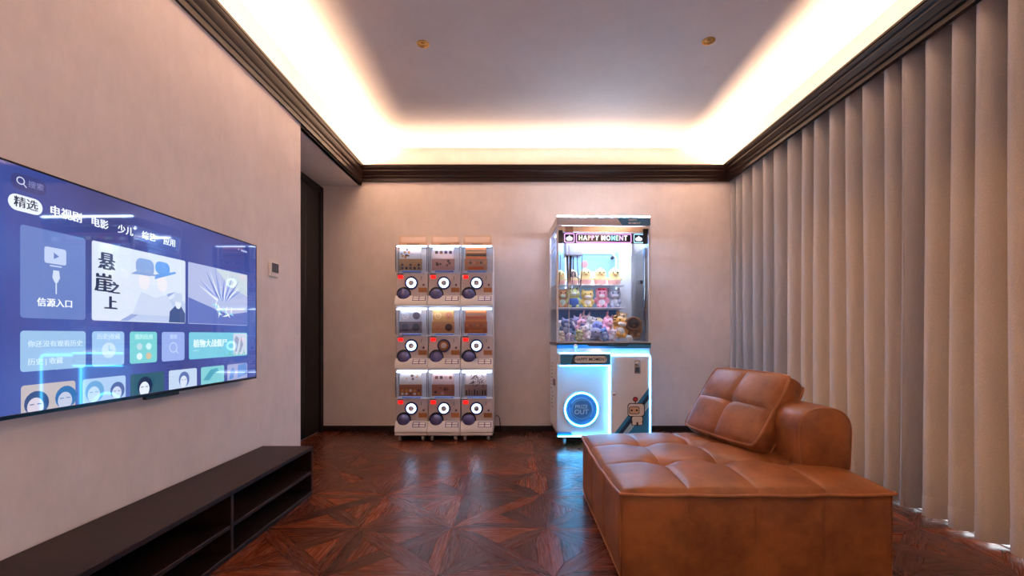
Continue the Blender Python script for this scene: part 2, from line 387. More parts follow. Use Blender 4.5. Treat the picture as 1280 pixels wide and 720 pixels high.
# ------------------------------------------------------------------ parquet: square tiles of mitred planks
TILE, TX, TY = 0.4585, -0.308, 2.230
qs, qe = 0.12, 0.135; qq = qs + qe
PIECES = [  # polygon in the unit tile, direction of the grain
    ([(0, 0), (qq, qs), (1 - qs, 1 - qq), (1, 1), (1 - qq, 1 - qs), (qs, qq)], (1, 1)),
    ([(1, 0), (1 - qs, qq), (.5 + qe, .5), (.5, .5 - qe), (1 - qq, qs)], (1, -1)),
    ([(0, 1), (qs, 1 - qq), (.5 - qe, .5), (.5, .5 + qe), (qq, 1 - qs)], (1, -1)),
    ([(0, 0), (1, 0), (1 - qq, qs), (qq, qs)], (1, 0)), ([(1, 0), (1, 1), (1 - qs, 1 - qq), (1 - qs, qq)], (0, 1)),
    ([(1, 1), (0, 1), (qq, 1 - qs), (1 - qq, 1 - qs)], (1, 0)), ([(0, 1), (0, 0), (qs, qq), (qs, 1 - qq)], (0, 1)),
    ([(qq, qs), (1 - qq, qs), (.5, .5 - qe)], (1, 0)), ([(1 - qs, qq), (1 - qs, 1 - qq), (.5 + qe, .5)], (0, 1)),
    ([(1 - qq, 1 - qs), (qq, 1 - qs), (.5, .5 + qe)], (1, 0)), ([(qs, 1 - qq), (qs, qq), (.5 - qe, .5)], (0, 1))]
def inset(poly, d):
    n = len(poly); out = []
    for i in range(n):
        p0, p1, p2 = Vector(poly[i - 1]), Vector(poly[i]), Vector(poly[(i + 1) % n])
        e1, e2 = (p1 - p0).normalized(), (p2 - p1).normalized(); n1, n2 = Vector((-e1.y, e1.x)), Vector((-e2.y, e2.x))
        b = n1 + n2; b = b / max(0.25, b.length_squared) * 2; b = b if b.length < 4 else b.normalized() * 4
        out.append(p1 + b * d)
    return out
def piece_geo(poly, grain, rot, off):
    P = [((u - .5) * TILE, (v - .5) * TILE) for u, v in poly]
    P = inset(P, 0.0006); n = len(P); g = Vector(grain).normalized(); h = Vector((-g.y, g.x))
    C = Matrix.Rotation(rot, 2)
    top = [C @ p for p in inset([tuple(p) for p in P], 0.0005)]; rim = [C @ p for p in P]
    vs = [(p.x + off[0], p.y + off[1], 0.0) for p in top] + [(p.x + off[0], p.y + off[1], -0.0008) for p in rim] + [(p.x + off[0], p.y + off[1], -0.0075) for p in rim]
    fs = [tuple(range(n))] + [(i, n + i, n + (i + 1) % n, (i + 1) % n) for i in range(n)] + [(n + i, 2 * n + i, 2 * n + (i + 1) % n, n + (i + 1) % n) for i in range(n)]
    Pq = [Vector(p) for p in P] * 3; uv = [(p.dot(g), p.dot(h)) for p in Pq]
    return vs, fs, uv
def uv_mesh(name, vs, fs, uv, mat):
    me = bpy.data.meshes.new(name); me.from_pydata(vs, [], fs); l = me.uv_layers.new(name='UVMap')
    for lp in me.loops: l.data[lp.index].uv = uv[lp.vertex_index]
    me.materials.append(M[mat]); me.update(); return me
base = [uv_mesh('plank', *piece_geo(p, g, 0, (0, 0)), 'parquet') for p, g in PIECES]
cand = []
for i in range(-8, 7):
    for j in range(-9, 6):
        cx, cy = TX + (i + .5) * TILE, TY + (j + .5) * TILE; k = (i * 7 + j * 3 + (i * j) % 3) % 2
        if cx > WX0 + .2 or cx < XA - .2 or cy > YB + .22 or cy < YF - .2: continue
        for pi, (poly, g) in enumerate(PIECES):
            R = Matrix.Rotation(k * PI / 2, 2)
            c = R @ Vector((sum(p[0] for p in poly) / len(poly) - .5, sum(p[1] for p in poly) / len(poly) - .5)) * TILE + Vector((cx, cy))
            ar = abs(sum(poly[a - 1][0] * poly[a][1] - poly[a][0] * poly[a - 1][1] for a in range(len(poly)))) / 2
            vis = 0.0
            if c.y > 0.9:
                px, py = HX + F * c.x / c.y, HY + F * CH / c.y
                hid = px < 0 or px > 1280 or py > 735 or c.x < -1.25 and c.y < 2.7 or c.x < -1.5 and c.y < 3.9 or .42 < c.x < 1.5 and 1.7 < c.y < 2.72 or px > 735 and px < 1118 or c.x > 2.15
                if not hid: vis = ar / c.y ** 3
            cand.append((vis, cx, cy, k, pi))
cand.sort(reverse=True)
for vis, cx, cy, k, pi in cand[:298]:
    o = link('plank', base[pi], floor); o.location = (cx, cy, 0); o.rotation_euler = (0, 0, k * PI / 2)
V, FC, UV = [], [], []
for vis, cx, cy, k, pi in cand[298:]:
    vs, fs, uv = piece_geo(*PIECES[pi], k * PI / 2, (cx, cy)); o = len(V)
    V += vs; UV += uv; FC += [tuple(a + o for a in f) for f in fs]
o = link('plank_field', uv_mesh('plank_field', V, FC, UV, 'parquet'), floor); o['kind'] = 'stuff'

# ------------------------------------------------------------------ curtains
RIDGES = [4.455, 4.34, 4.22, 4.03, 3.86, 3.70, 3.51, 3.33, 3.20, 3.04, 2.896, 2.753, 2.587, 2.472, 2.325, 2.184, 2.07, 1.934]
while RIDGES[-1] > 0.1: RIDGES.append(RIDGES[-1] - random.uniform(.12, .155))
CX0, CX1 = 2.122, 2.265
def fold_path(rs, sub=14):
    out = []
    for a, b in zip(rs, rs[1:]):
        for k in range(sub):
            t = k / sub; x = (.5 - .5 * math.cos(2 * PI * t)) ** 1.5
            out.append((CX0 + (CX1 - CX0) * x * min(1, (a - b) / .13), a + (b - a) * (t + .03 * math.sin(2 * PI * t))))
    out.append((CX0, rs[-1])); return out
def curtain(rs, label, seed, tail=()):
    t = thing('curtain', (2.17, (rs[0] + rs[-1]) / 2, 0.012), label, 'curtain'); og = tuple(t.location)
    path = fold_path(rs) + list(tail); zs = [0.118, .4, .8, 1.2, 1.6, 2.0, 2.3, 2.515]; ph = [random.Random(seed + i).uniform(0, 6.28) for i in range(len(path))]
    def pt(i, z, grow=0.0):
        x, y = path[i]; w = (1 - z / 2.5)
        return (x + grow + .006 * w * math.sin(y * 9 + seed), y + .018 * w * math.sin(y * 5.3 + seed * 2 + z * .7), z)
    mb = MB(); n = len(path); vs = [pt(i, z) for z in zs for i in range(n)]
    mb.add(vs, [(j * n + i, j * n + i + 1, (j + 1) * n + i + 1, (j + 1) * n + i) for j in range(len(zs) - 1) for i in range(n - 1)])
    mb.build('drape', 'curtain', t, og, smooth=80, normals=False)
    hm = MB(); lv = [.012, .016, .114, .118]; vs = [pt(i, z, -.0018 if z in (.016, .114) else 0) for z in lv for i in range(n)]
    hm.add(vs, [(j * n + i, j * n + i + 1, (j + 1) * n + i + 1, (j + 1) * n + i) for j in range(3) for i in range(n - 1)])
    hm.build('hem', 'curtain', t, og, smooth=80, normals=False)
    return t
k = RIDGES.index(2.472)
curtain(RIDGES[:k + 1], 'beige pleated curtain panel reaching from the back wall to the seam in the folds', 1, ((2.18, 2.456), (2.25, 2.436), (2.31, 2.40)))
curtain([2.480] + RIDGES[k + 1:], 'beige pleated curtain panel hanging beside and in front of the sofa, nearer one', 4)

# ------------------------------------------------------------------ recessed ceiling spots
for x, y, lab in ((-.585, 2.87, 'small unlit brass recessed ceiling spotlight above the capsule machines'), (1.215, 2.84, 'small unlit brass recessed ceiling spotlight near the curtain, above the claw machine side')):
    t = thing('ceiling_spotlight', (x, y, ZC), lab, 'ceiling light', 'recessed spots in the ceiling')
    MB().lathe([(.040, 0), (.040, -.004), (.030, -.006), (.026, .0)], n=24).build('trim_ring', 'gold', t)
    MB().lathe([(.027, -.001), (.020, .0), (.014, -.003), (0, -.004)], n=20).build('lens', 'gold', t)
# ------------------------------------------------------------------ thermostat
t = thing('thermostat', (XL, 2.83, 1.36), 'small cream wall thermostat with a dark square display, between television and door', 'thermostat')
MB().box(0, -.05, -.047, .014, .05, .047, .006).build('housing', 'label', t)
MB().box(.014, -.030, -.018, .0165, .044, .040, .001).build('display', 'darkgrey', t)
# ------------------------------------------------------------------ low media stand
Y0, Y1, SX0, SX1, SH = 0.39, 2.704, XL + .008, -1.21, .288
t = thing('media_stand', ((SX0 + SX1) / 2, (Y0 + Y1) / 2, 0), 'long low dark walnut media stand with open shelves, under the television', 'tv stand'); og = tuple(t.location)
MB().box(SX0, Y0, SH - .022, SX1, Y1, SH, .002).build('top', 'stand', t, og)
MB().box(SX0, Y0, .0, SX1, Y1, .022, .002).build('bottom_board', 'stand', t, og)
MB().box(SX0, Y0 + .02, .022, SX0 + .012, Y1 - .02, SH - .022).build('back_board', 'stand', t, og)
for y in (Y0, Y1 - .02): MB().box(SX0, y, .022, SX1, y + .02, SH - .022, .002).build('side_panel', 'stand', t, og)
DV = [1.935 - .77, 1.935]
for y in DV: MB().box(SX0 + .012, y - .01, .022, SX1, y + .01, SH - .022, .002).build('divider', 'stand', t, og)
for a, b in zip([Y0 + .02] + [y + .01 for y in DV], [y - .01 for y in DV] + [Y1 - .02]):
    MB().box(SX0 + .012, a, .124, SX1 - .002, b, .142, .002).build('shelf', 'stand', t, og)

# ------------------------------------------------------------------ wall television with its start screen
TVX = -1.457
TY0, TY1, TZ0, TZ1 = 1.243, 2.545, .707, 1.454
tv = thing('television', (XL, (TY0 + TY1) / 2, TZ0), 'large wall-mounted flat television showing a blue menu screen', 'television'); og = tuple(tv.location)
MB().box(XL, 1.6, .85, XL + .024, 2.2, 1.3, .004).build('wall_bracket', 'black', tv, og)
MB().box(XL + .024, TY0 + .012, TZ0 + .012, TVX - .008, TY1 - .012, TZ1 - .012, .008).build('back_shell', 'black', tv, og)
bz = .006
fr = MB().box(TVX - .012, TY0, TZ0, TVX + .0015, TY1, TZ0 + .012, .001).box(TVX - .012, TY0, TZ1 - bz, TVX + .0015, TY1, TZ1, .001)
fr.box(TVX - .012, TY0, TZ0 + .012, TVX + .0015, TY0 + bz, TZ1 - bz, .001).box(TVX - .012, TY1 - bz, TZ0 + .012, TVX + .0015, TY1, TZ1 - bz, .001)
fr.build('bezel', pbr('bezel_metal', (38, 36, 40), 0.25, 0.8), tv, og)
MB().box(TVX - .022, 1.79, TZ0 - .014, TVX - .002, 1.965, TZ0 + .001, .003).build('sensor_bar', 'black', tv, og)
SCR = {}
def scr(c, s=1.0, bright=1.0):
    key = (c, s)
    if key not in SCR:
        SCR[key] = pbr('screen_%d_%d_%d' % c, (6, 6, 8), 0.035, emit=c, es=0.60 * s, spec=0.55)
    return SCR[key]
def scr_backdrop():
    """menu wallpaper: slow change from indigo to steel blue across the picture"""
    k = NT('screen_wallpaper'); p = k.p; p.inputs['Base Color'].default_value = lin((6, 6, 8)); p.inputs['Roughness'].default_value = 0.035; p.inputs['Specular IOR Level'].default_value = 0.55
    v = k.mapping((1, 1, 1)); f = k.noise(v, 1.6, 2, 0.4)
    k.l(k.ramp(f, [(0.3, lin((44, 52, 108))), (0.55, lin((62, 76, 146))), (0.8, lin((74, 104, 172)))]), p.inputs['Emission Color'])
    p.inputs['Emission Strength'].default_value = 0.62; return k.mat
screen = MB().box(TVX - .008, TY0 + bz, TZ0 + .012, TVX, TY1 - bz, TZ1 - bz).build('screen', scr_backdrop(), tv, og)
SF = lambda u, v, w=0.0: (TVX + w, u, v)                      # picture plane of the screen
def tile(name, y0, z0, y1, z1, c, r=.012, w=.0004, parent=tv, z_cut=TZ0 + .0125, s=1.0):
    return MB().flat([(u, max(v, z_cut)) for u, v in rrect(y0, z0, y1, z1, r)], SF, w).build(name, scr(c, s), parent, og, smooth=0, normals=False)
def scr_text(body, size, at, c, parent, bold=0.0, w=.0009, align='CENTER', sx=1.0):
    m = MB()
    for k in range(3 if bold else 1): lettering(m, body, size, (at[0] + (k - 1) * bold * 1.3 if bold else at[0], at[1] + (k % 2) * bold * .6), SF, w + k * .00008, 0.0, align, sx=sx)
    return m.build('lettering', scr(c), parent, og, smooth=0, normals=False)
def scr_shape(name, polys, c, parent, w=.0009):
    m = MB()
    for p in polys: m.flat([(u, max(v, TZ0 + .0125)) for u, v in p], SF, w)
    return m.build(name, scr(c), parent, og, smooth=0, normals=False)
def arc_band(cx, cz, r0, r1, a0=0, a1=360, n=20):
    A = [math.radians(a0 + (a1 - a0) * i / n) for i in range(n + 1)]
    return [[(cx + r0 * math.cos(A[i]), cz + r0 * math.sin(A[i])), (cx + r1 * math.cos(A[i]), cz + r1 * math.sin(A[i])), (cx + r1 * math.cos(A[i + 1]), cz + r1 * math.sin(A[i + 1])), (cx + r0 * math.cos(A[i + 1]), cz + r0 * math.sin(A[i + 1]))] for i in range(n)]
WHT, INK = (226, 232, 246), (40, 48, 70)
# search field, selected tab and tabs
p = tile('search_field', 1.305, 1.378, 1.405, 1.426, (58, 62, 116), .022)
scr_shape('magnifier_icon', arc_band(1.331, 1.405, .0085, .0115) + [[(1.338, 1.396), (1.340, 1.398), (1.348, 1.390), (1.346, 1.388)]], (190, 196, 222), p)
scr_text('搜索', .023, (1.374, 1.402), (120, 126, 176), p)
p = tile('selected_tab', 1.298, 1.315, 1.393, 1.363, (214, 222, 232), .023)
scr_text('精选', .034, (1.346, 1.339), INK, p, .0006)
for s, y, sz in (('电视剧', 1.467, .036), ('电影', 1.585, .034), ('少儿', 1.690, .034), ('综艺', 1.797, .034), ('应用', 1.905, .034)):
    scr_text(s, sz, (y, 1.340), WHT, tv, .0008, w=.0005)
scr_shape('status_icon', [[(2.375, 1.405), (2.387, 1.405), (2.381, 1.396)], rrect(2.400, 1.396, 2.455, 1.406, .004)], (150, 160, 205), tv, .0005)
ZA, ZB = 1.0015, 1.2775
p = tile('source_tile', 1.330, ZA, 1.532, ZB, (96, 118, 178), .010)
scr_shape('display_icon', [rrect(1.398, 1.175, 1.466, 1.226, .007), rrect(1.414, 1.166, 1.452, 1.1705, .002)], (176, 190, 220), p)
scr_shape('play_icon', [[(1.426, 1.190), (1.443, 1.2005), (1.426, 1.211)]], (96, 118, 178), p, .0014)
scr_shape('plug_icon', [[(1.425, 1.155), (1.443, 1.155), (1.446, 1.132), (1.438, 1.116), (1.430, 1.116), (1.422, 1.132)], rrect(1.432, 1.080, 1.436, 1.118, .0015)], (190, 202, 226), p)
scr_text('信源入口', .028, (1.432, 1.050), WHT, p, .0006)
# film poster: two hatted travellers before snowy slopes, brush lettering down the left
p = tile('film_poster', 1.555, ZA, 1.996, ZB, (198, 208, 226), .008)
scr_shape('snow_slope', [[(1.68, ZA + .003), (1.995, ZA + .003), (1.995, 1.09), (1.93, 1.11), (1.85, 1.075)]], (172, 186, 216), p, .0006)
scr_shape('snow_ridge', [[(1.665, 1.004), (1.70, 1.004), (1.88, 1.10), (1.94, 1.135), (1.90, 1.125), (1.80, 1.075)]], (138, 154, 200), p, .0007)
scr_shape('traveller_coat', [[(1.72, 1.03), (1.76, 1.12), (1.83, 1.10), (1.89, 1.12), (1.93, 1.06), (1.90, 1.03)]], (186, 196, 220), p, .0008)
for y in (1.775, 1.865): scr_shape('traveller_face', [disc(y, 1.162, .0335, 16, .8)], (214, 212, 220), p, .0009)
scr_shape('hat', [rrect(1.735, 1.185, 1.822, 1.250, .024), [(1.712, 1.183), (1.84, 1.189), (1.842, 1.195), (1.735, 1.196)]], (122, 148, 196), p, .0011)
scr_shape('hat', [rrect(1.828, 1.200, 1.905, 1.252, .024), [(1.825, 1.176), (1.94, 1.214), (1.936, 1.221), (1.83, 1.196)]], (96, 146, 214), p, .0012)
scr_shape('traveller_coat', [[(1.90, 1.004), (1.905, 1.05), (1.935, 1.075), (1.97, 1.075), (1.993, 1.045), (1.993, 1.004)]], (64, 82, 130), p, .0012)
scr_shape('traveller_face', [disc(1.953, 1.085, .022, 14, .8)], (206, 212, 228), p, .0013)
scr_shape('hat', [rrect(1.930, 1.098, 1.977, 1.132, .012), [(1.918, 1.095), (1.988, 1.090), (1.988, 1.099), (1.922, 1.104)]], (180, 192, 216), p, .0014)
for s, sz, y, z in (('悬', .068, 1.612, 1.208), ('崖', .070, 1.600, 1.130), ('之', .046, 1.642, 1.118), ('上', .052, 1.628, 1.062)):
    scr_text(s, sz, (y, z), (34, 46, 78), p, .0028)
# fantasy poster: swirling wings and white brush strokes (plain stand-in)
p = tile('fantasy_poster', 2.013, ZA, 2.457, ZB, (162, 172, 208), .006)
scr_shape('poster_sky', [[(2.20, 1.274), (2.455, 1.274), (2.455, 1.16), (2.30, 1.20)]], (184, 196, 206), p, .0006)
scr_shape('poster_sea', [[(2.014, 1.004), (2.456, 1.004), (2.456, 1.075), (2.30, 1.055), (2.16, 1.085), (2.014, 1.12)]], (92, 108, 176), p, .0007)
R5 = random.Random(5)
for i in range(14):
    a = PI * (i + .5) / 14; c0 = (2.245, 1.12)
    tip = (c0[0] + .17 * math.cos(a), c0[1] + (.06 + .085 * math.sin(a)) * (0.8 + .4 * R5.random())); pr = (-.008 * math.sin(a), .008 * math.cos(a))
    scr_shape('feather', [[(c0[0] + .03 * math.cos(a) + pr[0], c0[1] + pr[1]), tip, (c0[0] + .03 * math.cos(a) - pr[0], c0[1] - pr[1])]], [(120, 140, 204), (206, 214, 232), (96, 116, 186), (176, 190, 226)][i % 4], p, .0008 + i * .00002)
for i in range(16):
    u, v = 2.165 + .16 * R5.random(), 1.045 + .055 * R5.random(); a = R5.choice((0.2, 1.4, 1.7, -.3, 2.4)); l = .016 + .018 * R5.random()
    d = (math.cos(a) * l, math.sin(a) * l); q = (-math.sin(a) * .004, math.cos(a) * .004)
    scr_shape('brush_stroke', [[(u - d[0], v - d[1]), (u + q[0], v + q[1]), (u + d[0], v + d[1]), (u - q[0], v - q[1])]], (224, 236, 240) if i % 3 else (132, 204, 226), p, .0012 + i * .00002)
# row of small tiles
ZC0, ZC1 = .841, .9635
p = tile('history_tile', 1.330, ZC0, 1.533, ZC1, (140, 176, 212), .010)
scr_text('你还没有观看历史', .0215, (1.350, .922), (190, 212, 230), p, .0004, align='LEFT')
scr_text('历史 | 收藏', .022, (1.350, .868), (190, 212, 230), p, .0004, align='LEFT')
p = tile('clock_tile', 1.556, ZC0, 1.684, ZC1, (146, 182, 220), .010)
scr_text('历史|收藏', .022, (1.620, .944), (186, 208, 230), p, .0004)
scr_shape('clock_icon', [disc(1.620, .896, .028)], (184, 206, 230), p); scr_shape('clock_hand', [rrect(1.618, .894, 1.622, .914, .001), rrect(1.618, .894, 1.634, .898, .001)], (146, 182, 220), p, .0013)
p = tile('apps_tile', 1.708, ZC0, 1.838, ZC1, (112, 190, 196), .010)
scr_text('我的应用', .022, (1.773, .942), (176, 222, 222), p, .0004)
for (y, z), c in zip(((1.752, .906), (1.796, .906), (1.752, .868), (1.796, .868)), ((170, 200, 210), (184, 220, 226), (196, 220, 226), (190, 176, 150))): scr_shape('app_icon', [disc(y, z, .0135)], c, p)
p = tile('search_tile', 1.863, ZC0, 1.991, ZC1, (140, 160, 216), .010)
scr_text('搜索', .021, (1.927, .942), (178, 194, 230), p, .0004)
scr_shape('magnifier_icon', arc_band(1.925, .898, .018, .0225) + [[(1.939, .884), (1.942, .887), (1.955, .873), (1.951, .870)]], (178, 194, 230), p)
p = tile('game_tile', 2.018, ZC0, 2.457, ZC1, (110, 184, 206), .010)
scr_text('植物大战僵尸', .040, (2.045, .909), (206, 226, 232), p, .0014, align='LEFT')
scr_text('·····', .03, (2.045, .878), (150, 208, 214), p, .002, align='LEFT')
scr_shape('garden_sky', [rrect(2.335, .846, 2.452, .959, .008)], (186, 196, 214), p, .0006)
for i in range(9):
    y = 2.27 + i * .02; scr_shape('garden_leaf', [[(y, .845), (y + .008, .845), (y + (.02 if i % 2 else -.012), .862 + .012 * (i % 3))]], (96, 176, 158), p, .001 + i * .00002)
scr_shape('garden_stem', [[(2.35, .865), (2.362, .865), (2.385, .93), (2.36, .948), (2.345, .93)], [(2.385, .86), (2.395, .86), (2.42, .90), (2.40, .945)]], (140, 150, 176), p, .0011)
# bottom row of film tiles, cut by the screen's edge
def mini(y0, y1, c, heads):
    q = tile('film_tile', y0, .660, y1, .8005, c, .009)
    for y, z, r, skin, hair in heads:
        scr_shape('hair', [disc(y + r * .12, z + r * .22, r * 1.12, 18, .95)], hair, q, .0008)
        scr_shape('face', [disc(y, z - r * .1, r * .86, 18, .82)], skin, q, .0012)
        scr_shape('brow', [rrect(y - r * .5, z + r * .12, y - r * .12, z + r * .2, .001), rrect(y + r * .12, z + r * .12, y + r * .5, z + r * .2, .001)], hair, q, .0015)
    return q
mini(1.332, 1.497, (176, 168, 172), [(1.372, .735, .034, (196, 188, 202), (48, 74, 122)), (1.462, .742, .033, (176, 184, 206), (44, 104, 164))])
mini(1.522, 1.690, (158, 184, 216), [(1.562, .748, .033, (176, 198, 222), (96, 150, 196)), (1.652, .742, .028, (184, 194, 216), (70, 92, 148))])
mini(1.711, 1.875, (38, 84, 104), [(1.775, .742, .034, (206, 214, 226), (24, 40, 74))])
mini(1.901, 2.068, (176, 194, 218), [(1.985, .750, .030, (196, 206, 222), (84, 104, 160))])
q = mini(2.095, 2.262, (118, 186, 196), []); scr_shape('wave_shape', [[(2.11, .74), (2.16, .785), (2.21, .79), (2.22, .775), (2.18, .76), (2.15, .735)]], (72, 150, 172), q)
q = mini(2.287, 2.457, (150, 156, 196), []); scr_shape('wave_shape', [[(2.37, .725), (2.375, .795), (2.45, .798), (2.45, .74)], [(2.30, .725), (2.315, .77), (2.335, .785), (2.35, .76), (2.33, .725)]], (92, 132, 196), q)

# ------------------------------------------------------------------ tan leather lounge seat
AX0, AX1, AY0, AY1 = .405, 1.455, 1.735, 2.715
SZ = .340
sofa = thing('lounge_seat', ((AX0 + AX1) / 2, (AY0 + AY1) / 2, 0), 'wide low tan leather lounge seat with tufted top and round bolster back, before the curtains', 'sofa'); og = tuple(sofa.location)
def seat_z(u, v):
    """height of the tufted top over the unit square"""
    d = lambda t, n: min(abs(t - k / n) for k in range(1, n))
    du, dv = d(u, 4), d(v, 3)
    crown = .052 * (max(0, u * (1 - u) * v * (1 - v) * 16)) ** .27
    gro = .0055 * (math.exp(-(du / .008) ** 2) + math.exp(-(dv / .008) ** 2)) + .005 * (math.exp(-(du / .04) ** 2) + math.exp(-(dv / .04) ** 2))
    tuft = .022 * math.exp(-(du * du + dv * dv) / .0030)
    edge = min(u, 1 - u, v, 1 - v); fade = min(1, edge / .06)
    return SZ + crown - (gro + tuft) * (0.35 + .65 * fade)
def seat_xy(u, v):
    bow = .012
    x = AX0 + (AX1 - AX0) * u; y = AY0 + (AY1 - AY0) * v
    x += bow * (1 - 2 * u) * -4 * v * (1 - v) * (1 if True else 0) * abs(1 - 2 * u); y += bow * (1 - 2 * v) * -4 * u * (1 - u) * abs(1 - 2 * v)
    return x, y
def seat_pt(u, v): return seat_xy(u, v) + (seat_z(u, v),)
for i in range(4):
    for j in range(3):
        MB().grid(24, 30, lambda a, b: seat_pt((i + a) / 4, (j + b) / 3)).build('seat_panel', 'leather', sofa, og, smooth=70, normals=False)
NE = 40
per = [(k / NE, 0) for k in range(NE)] + [(1, k / NE) for k in range(NE)] + [(1 - k / NE, 1) for k in range(NE)] + [(0, 1 - k / NE) for k in range(NE)]
def rim(u, v, g, z):
    x, y = seat_xy(u, v); cx, cy = (AX0 + AX1) / 2, (AY0 + AY1) / 2
    return (x + g * (1 if x > cx else -1) * (abs(2 * u - 1) ** 12), y + g * (1 if y > cy else -1) * (abs(2 * v - 1) ** 12), z)
MB().tube([rim(u, v, .004, SZ + .002 - .004 * abs(math.sin(4 * PI * (u if v in (0, 1) else v)))) for u, v in per], .0065, 8, True).build('piping', 'piping', sofa, og)
ub = MB(); ub.grid(1, 1, lambda a, b: (AX0 + .01 + (AX1 - AX0 - .02) * a, AY0 + .01 + (AY1 - AY0 - .02) * b, SZ - .004)); ub.build('seat_deck', 'leather', sofa, og)
def side(fn, n, name='side_panel'):
    for i in range(n):
        def q(a, b, i=i):
            s = (i + a) / n; bulge = .010 * math.sin(PI * b) ** .6 * (0.55 + .45 * math.sin(PI * a) ** .5) - .006 * (math.exp(-(a / .03) ** 2) + math.exp(-((1 - a) / .03) ** 2)) * math.sin(PI * b) ** .3
            return fn(s, .018 + (SZ - .018) * b, bulge)
        MB().grid(14, 10, q).build(name, 'leather', sofa, og, smooth=70, normals=False)
side(lambda s, z, g: (AX0 + (AX1 - AX0) * s, AY0 - g + .006, z), 4)
side(lambda s, z, g: (AX1 - (AX1 - AX0) * s, AY1 + g - .006, z), 4)
side(lambda s, z, g: (AX0 - g + .006, AY1 - (AY1 - AY0) * s, z), 3)
side(lambda s, z, g: (AX1 + g - .006, AY0 + (AY1 - AY0) * s, z), 3)
MB().tube([(u, v, .02) for u, v in ((AX0, AY0), (AX1, AY0), (AX1, AY1), (AX0, AY1))], .006, 6, True).build('base_piping', 'piping', sofa, og)
MB().box(AX0 + .01, AY0 + .01, .014, AX1 - .01, AY1 - .01, .03).build('base_board', 'black', sofa, og)
for x in (AX0 + .08, AX1 - .08):
    for y in (AY0 + .08, AY1 - .08): MB().lathe([(.022, 0), (.022, .016)], (x, y, 0), n=12).build('foot', 'black', sofa, og)
# bolster: D-shaped block with a flat end panel
BX0, BX1, BY0, BY1, BZ0, BZ1 = 1.245, 1.485, 1.99, 2.66, .352, .632
def bol(g=0.0, n=20):
    w = (BX1 - BX0) / 2; cx = (BX0 + BX1) / 2; out = [(BX0 + .012 - g, BZ0)]
    for i in range(n + 1):
        a = PI - PI * i / n; out.append((cx + (w + g) * math.copysign(abs(math.cos(a)) ** .8, math.cos(a)), BZ1 - w * .95 + (w * .95 + g) * abs(math.sin(a)) ** .8))
    out.append((BX1 - .006 + g, BZ0)); return out
bp = bol(); n = len(bp)
def blend(y):
    e = min(y - BY0, BY1 - y); return min(1, .94 + .06 * min(1, e / .03) ** .5)
ys = [BY0, BY0 + .008, BY0 + .03, BY0 + .2, BY0 + .4, BY1 - .03, BY1 - .008, BY1]
cx, cz = (BX0 + BX1) / 2, (BZ0 + BZ1) / 2
body = MB(); vs = [(cx + (x - cx) * blend(y), y, cz + (z - cz) * blend(y)) for y in ys for x, z in bp]
body.add(vs, [(j * n + i, j * n + (i + 1) % n, (j + 1) * n + (i + 1) % n, (j + 1) * n + i) for j in range(len(ys) - 1) for i in range(n)])
body.build('bolster', 'leather', sofa, og, smooth=50)
for y, sg in ((BY0, -1), (BY1, 1)):
    e = MB(); q = [(cx + (x - cx) * .94, cz + (z - cz) * .94) for x, z in bp]
    for k, (s, d) in enumerate(((1, 0), (.9, .012), (.5, .022), (0.02, .025))): e.v += [(cx + (x - cx) * s, y + sg * d, cz + (z - cz) * s) for x, z in q]
    for k in range(3):
        for i in range(n): e.f.append((k * n + i, k * n + (i + 1) % n, (k + 1) * n + (i + 1) % n, (k + 1) * n + i)); e.mi.append(0)
    e.f.append(tuple(3 * n + i for i in range(n))); e.mi.append(0)
    e.build('bolster_end', 'leather', sofa, og, smooth=50)
    MB().tube([(x, y - sg * .001, z) for x, z in [(cx + (x - cx) * .96, cz + (z - cz) * .96) for x, z in bp]], .004, 6, True).build('bolster_piping', 'piping', sofa, og)

# ------------------------------------------------------------------ cushion leaning on the bolster
CW, CL, CT = .548, .408, .100
cu = thing('cushion', (.994, 2.674, .420), 'square tan leather cushion with cross seams leaning back against the round bolster', 'cushion')
ex = Vector((.137, -.53, -.005)).normalized(); nh = Vector((ex.y, -ex.x, 0)).normalized() * -1
ang = math.radians(56); ey = (nh * math.cos(ang) + Vector((0, 0, math.sin(ang)))).normalized(); ez = ex.cross(ey).normalized()
if ez.x > 0: ez = -ez
def cpt(u, v, w):
    """u along the bottom edge, v up the slope, w out of the face"""
    p = ex * (u * CW) + ey * (v * CL) + ez * w; return (p.x, p.y, p.z)
def soft(u, v):
    """square with rounded corners"""
    a, b = 2 * u - 1, 2 * v - 1; k = 1 - .055 * (abs(a * b)) ** 5
    return .5 + .5 * a * k, .5 + .5 * b * k
def puff(u, v):
    e = max(0, 16 * u * (1 - u) * v * (1 - v)) ** .4
    d1, d2 = abs(u - .5), abs(v - .5)
    return .038 * e - .006 * (math.exp(-(d1 / .010) ** 2) + math.exp(-(d2 / .010) ** 2)) * min(1, e * 1.4) - .006 * (math.exp(-(d1 / .08) ** 2) + math.exp(-(d2 / .08) ** 2)) * e * .6 - .012 * math.exp(-(d1 * d1 + d2 * d2) / .004)
for sg, nm in ((1, 'front_panel'), (-1, 'back_panel')):
    for i in range(2):
        for j in range(2):
            def q(a, b, i=i, j=j, sg=sg):
                u, v = (i + a) / 2, (j + b) / 2; su, sv = soft(u, v); return cpt(su, sv, (0 if sg > 0 else -CT) + sg * puff(u, v) * (1 if sg > 0 else .5))
            MB().grid(14, 14, q).build(nm, 'leather', cu, smooth=70, normals=False)
per2 = [soft(u, v) for u, v in per]
def gus(a, b):
    k = int(round(a * len(per2))) % len(per2); u, v = per2[k]; g = .012 * math.sin(PI * b) + .004 * math.sin(k * .9) * math.sin(PI * b)
    return cpt(u + (g / CW) * (1 if u > .5 else -1) * (abs(2 * u - 1) ** 10), v + (g / CL) * (1 if v > .5 else -1) * (abs(2 * v - 1) ** 10), -CT * b)
